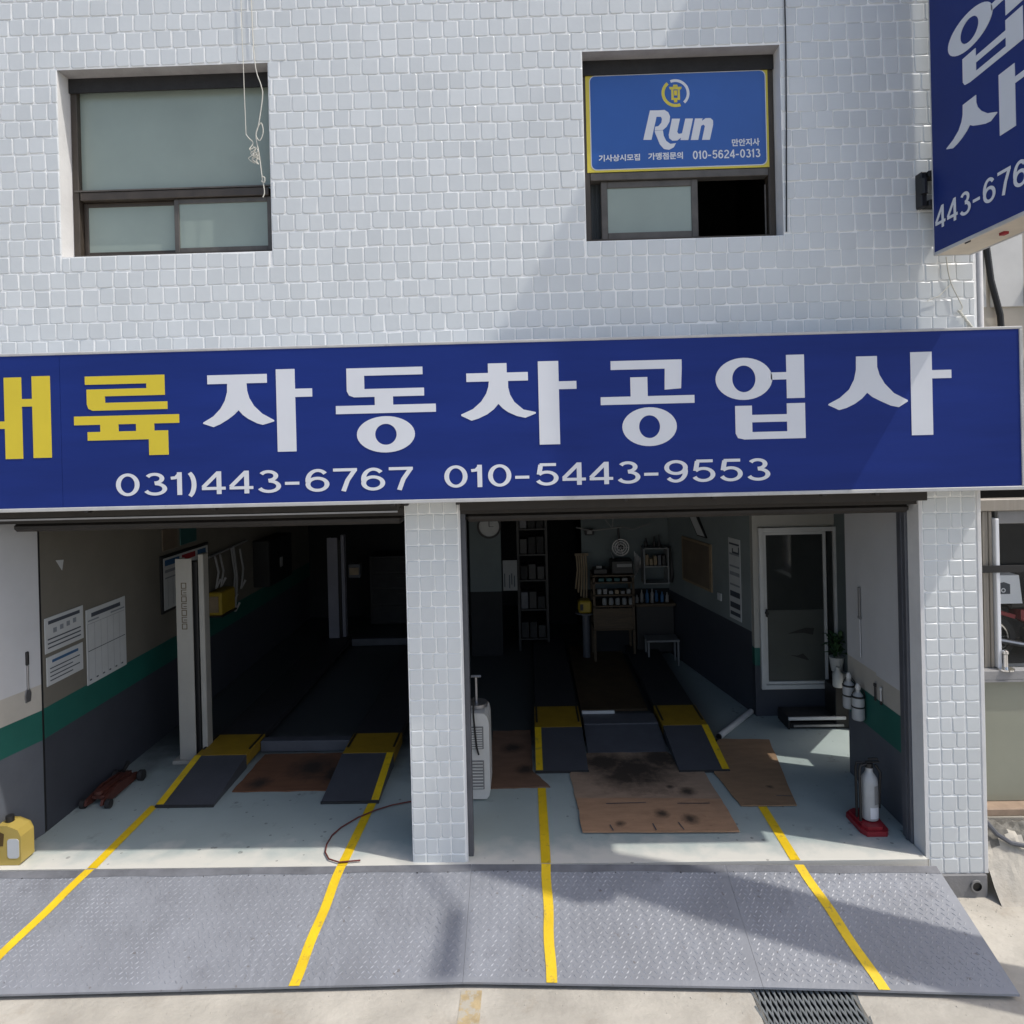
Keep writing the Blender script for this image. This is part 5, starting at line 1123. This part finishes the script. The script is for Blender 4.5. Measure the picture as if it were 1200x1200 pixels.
sbox(m, 2.71,2.86,1.60,1.62,.0072,.0082); sbox(m, 2.71,2.73,1.62,1.68,.0072,.0082); sbox(m, 2.84,2.86,1.62,1.655,.0072,.0082)
m.build('print', [M['print_dark'], M['print_grey']], t)
m = MB(); sbox(m, 3.13,3.21,1.02,1.10,.002,.014); solo(m, 'light_switch', M['paper'], 'small white switch on the wall between pinboard and chart', 'switch')
t = thing('bench', 'low grey metal bench at the foot of the office side wall', 'bench', (1.78,4.2,0))
m = MB(); m.box(1.45,1.86,4.05,4.3,.30,.325,0,.004); m.build('seat', M['grey_plastic'], t)
for x in (1.46,1.83):
    for y in (4.06,4.27):
        m = MB(); m.box(x,x+.022,y,y+.022,0,.298); m.build('leg', M['grey_plastic'], t)

# ------------------------------------------------------------------ the alley on the right: shopfront, motorcycle, neighbour, rubble
t = thing('neighbour_shopfront', 'frosted glass shopfront with a white post at the right edge of the picture', 'shopfront', (3.9, .3, .1))
m = MB(); m.box(3.16,5.6,.34,.36,.19,1.07,0,.003); m.build('frosted_panel', M['frosted_panel'], t)
m = MB(); m.box(3.16,5.6,.30,.46,1.072,1.14,0,.004); m.box(3.16,5.6,.295,.33,1.06,1.0715); m.build('ledge', M['plaster_grey'], t)
m = MB()
for i in range(7): m.box(3.17+.024*i,3.192+.024*i,.36+.008*(i % 2),.38,1.142,2.27,0,.003)
m.build('folded_panel', M['fold'], t)
m = MB(); m.box(3.345,3.372,.335,.40,1.142,2.22,0,.004); m.build('post', M['letter_white'], t)
m = MB(); m.box(3.16,5.6,.325,.334,1.835,1.885); m.build('rail', M['black'], t)
m = MB(); m.box(3.16,5.6,.33,.44,2.275,2.36,0,.005); m.box(3.38,5.6,.36,.40,2.18,2.274,1,.004); m.build('head', [M['fold'], M['grey_plastic']], t)
m = MB(); m.box(3.373,5.58,.37,.376,1.142,2.178); m.build('pane', M['window_glass'], t)
m = MB(); m.box(3.15,5.6,.24,.42,.13,.188,0,.008); m.build('sill', M['timber'], t)
m = MB(); m.cyl((3.385,.32,1.1405),(3.385,.32,1.152),.055,n=18); m.cyl((3.385,.32,1.152),(3.385,.32,1.25),.016,n=12); m.lathe([(.008,0),(.022,.012),(.02,.03),(.006,.04)], (3.385,.32,1.245), 12); m.build('door_fitting', M['chrome'], t, smooth=True)
from mathutils import noise as mnoise
m = MB(); n = 90; k = 26
for j in range(k+1):
    for i in range(n+1):
        u = i/n; w = j/k; X = 3.042+2.6*u; Y = -.30+.54*w
        f = max(0, min(1, (w-.30)/.55)); f = f*f*(3-2*f)
        q = Vector((X*4.0, Y*4.0, 1.3)); h = GZ-.010+.36*f+(.05*mnoise.noise(q)+.035*abs(mnoise.noise(q*3.1))+.016*mnoise.noise(q*8))*(.15+f)
        m.v.append((X, Y, h if 0 < j else GZ-.02))
for j in range(k):
    for i in range(n):
        a = j*(n+1)+i; m.f.append((a, a+1, a+n+2, a+n+1)); m.m.append(0 if j+3*mnoise.noise(Vector((i*.2,0,0))) >= 19 else 1)
o = m.build('rubble_bank', [M['rock'], M['road']]); tag(o, kind='structure')
m = MB(); m.tube([(3.07,.20,.20),(3.09,.12,.17),(3.14,.08,.10),(3.22,.06,.05),(3.5,.03,.0)], .016, 8); m.box(3.05,3.10,.16,.24,.02,.21,0,.006)
solo(m, 'pipe', M['steel_grey'], 'short dark pipe on a bracket at the foot of the right corner', 'pipe', smooth=True)
# motorcycle with a delivery box, seen past the white post
MX, MY, MZ = 6.95, 5.0, GZ
t = thing('motorcycle', 'parked motorcycle with a white delivery box seen past the white post', 'motorcycle', (MX, MY, MZ))
for x in (MX-.62, MX+.62):
    m = MB()
    n = 28
    for ro, ri, w, mi in ((.29,.22,.05,0),):
        for s in (-1, 1):
            pass
    m.ring(x, MZ+.29, .29, .29, .215, .215, XZ(MY-.05), 0, .10, n=28); wv = m.build('wheel', M['rubber'], t, smooth=True)
    m = MB(); m.ring(x, MZ+.29, .216, .216, .19, .19, XZ(MY-.035), 0, .07, n=28)
    for q in range(8): m.cyl((x,MY,MZ+.29),(x+.2*math.cos(q*.785),MY,MZ+.29+.2*math.sin(q*.785)),.008,n=6)
    m.cyl((x,MY-.07,MZ+.29),(x,MY+.07,MZ+.29),.035,n=12); m.build('rim', M['chrome'], wv, smooth=True)
m = MB(); m.prism([(MX-.30,MZ+.55),(MX-.05,MZ+.40),(MX+.25,MZ+.42),(MX+.42,MZ+.72),(MX+.30,MZ+.78),(MX+.05,MZ+.66),(MX-.30,MZ+.68)], XZ(MY-.12), 0, .24); m.prism([(MX-.85,MZ+.56),(MX-.6,MZ+.63),(MX-.35,MZ+.55),(MX-.33,MZ+.60),(MX-.6,MZ+.68),(MX-.87,MZ+.60)], XZ(MY-.07), 0, .14); m.build('body', M['red'], t)
m = MB(); m.box(MX-.45,MX+.10,MY-.12,MY+.12,MZ+.69,MZ+.78,0,.03); m.build('seat', M['black'], t)
m = MB(); m.box(MX-.18,MX+.20,MY-.11,MY+.11,MZ+.20,MZ+.41,0,.03); m.tube([(MX+.1,MY-.14,MZ+.25),(MX-.3,MY-.15,MZ+.22),(MX-.8,MY-.15,MZ+.32)], .035, 8); m.build('engine', M['steel'], t, smooth=True)
m = MB(); m.cyl((MX+.62,MY-.07,MZ+.29),(MX+.40,MY-.07,MZ+.90),.022,n=8); m.cyl((MX+.62,MY+.07,MZ+.29),(MX+.40,MY+.07,MZ+.90),.022,n=8); m.tube([(MX+.30,MY-.34,MZ+1.0),(MX+.38,MY-.12,MZ+.95),(MX+.38,MY+.12,MZ+.95),(MX+.30,MY+.34,MZ+1.0)], .016, 8); m.build('fork', M['chrome'], t, smooth=True)
m = MB(); m.lathe([(.05,0),(.085,.03),(.085,.10),(.04,.14)], (MX+.50,MY,MZ+.74), 16); m.build('headlamp', M['chrome'], t, smooth=True)
m = MB(); m.prism([(MX-.82,MZ+.80),(MX-.36,MZ+.80),(MX-.40,MZ+1.18),(MX-.78,MZ+1.18)], XZ(MY-.24), 0, .48); bx = m.build('delivery_box', M['letter_white'], t)
m = MB(); m.prism([(MX-.70,MZ+.93),(MX-.52,MZ+.93),(MX-.52,MZ+1.06),(MX-.60,MZ+1.09),(MX-.70,MZ+1.07)], XZ(MY-.2425), 0, .002); m.ring(MX-.61,MZ+.98,.03,.03,.018,.018,XZ(MY-.2435),0,.001,mi=1,n=16); m.build('box_logo', [M['print_dark'], M['letter_white']], bx)
m = MB(); sheet(m, 4.9, 13, 3.6, 5.9, GZ+.004, 1, 1); tag(m.build('parking_floor', M['parking']), kind='structure')
# neighbouring house on stilts, deeper in the alley
t = thing('neighbour_building', 'beige neighbouring building with pale panels, green band and open ground floor', 'building', (8, 5, GZ))
m = MB(); m.box(4.9,13,3.6,9.0,2.35,9.5); m.box(4.9,13,5.9,6.1,GZ,2.349,1); m.box(12.7,13,3.6,5.89,GZ,2.349,1); m.box(4.9,5.1,5.0,5.89,GZ,2.349,1); m.build('wall', [M['neigh'], M['dark_wall']], t)  # lower walls near black, the shade under the house painted in
for i, x in enumerate((5.05,5.48,6.9,7.4)):
    m = MB(); m.box(x,x+.38,3.575,3.598,4.3,7.5,0,.006); m.build('wall_panel', M['neigh_panel'], t)
m = MB(); m.box(5.92,6.8,3.57,3.598,4.75,6.2,0,.006); w_ = m.build('window', M['alu'], t); m = MB(); m.box(5.97,6.75,3.560,3.5695,4.80,6.15); m.build('pane', M['door_glass'], w_)
m = MB(); m.box(5.90,8.2,3.50,3.599,4.30,4.60,0,.01); m.build('green_band', M['neigh_green'], t)
m = MB(); m.box(5.90,8.2,3.54,3.599,3.2,3.75,0,.01); m.build('sign_board', M['plaster_grey'], t)
m = MB(); m.tube([(5.42,3.54,9),(5.42,3.54,5.0),(5.45,3.52,4.6),(5.56,3.54,4.2),(5.60,3.54,3.4)], .035, 8); m.build('cable', M['black'], t, smooth=True)
m = MB(); m.tube([(5.30,3.52,9.2),(5.30,3.52,2.5)], .05, 10); m.build('downpipe', M['plaster'], t, smooth=True)

# ------------------------------------------------------------------ utility pole just outside the picture (its shadow crosses the plates)
UX, UY = 3.75, -1.16
t = thing('utility_pole', 'concrete utility pole with a street lamp beside the right end of the plates', 'utility pole', (UX, UY, GZ))
m = MB(); m.cyl((UX,UY,GZ-.02),(UX,UY,9.5),.215,.15,24); m.build('pole', M['concrete_pole'], t, smooth=True)
m = MB(); m.tube([(UX,UY,8.6),(UX+.5,UY-.45,8.8),(UX+1.10,UY-.98,8.84)], .020, 8); m.build('lamp_arm', M['steel_grey'], t, smooth=True)
m = MB(); m.cyl((UX+1.10,UY-.98,8.84),(UX+1.12,UY-1.40,8.80),.06,.085,14); m.build('lamp_head', M['steel_grey'], t, smooth=True)
m = MB(); m.box(UX-.6,UX+.6,UY-.04,UY+.04,9.0,9.1); m.build('crossarm', M['steel_grey'], t)

m = MB()
for i in range(260):
    if random.random() < .6: x = random.uniform(2.55,3.4); y = -random.uniform(0,.8)*(x-2.4) - .02
    else: x = random.uniform(-3.6,2.6); y = py_front(x)-abs(random.gauss(0,.07))-.01
    if HOLE[0]-.03 < x < HOLE[1]+.03 and y > HOLE[2]-.02: continue
    if x < 2.66 and y > py_front(x): continue
    r = random.uniform(.002,.008); a = [random.uniform(.6,1.2)*r for _ in range(5)]
    ring = [(x+a[k]*math.cos(k*1.257), y+a[k]*math.sin(k*1.257), GZ+.0005) for k in range(5)]
    m.faces(ring+[(x, y, GZ+r*.7)], [(k, (k+1)%5, 5) for k in range(5)])
tag(m.build('grit', M['road']), kind='stuff')
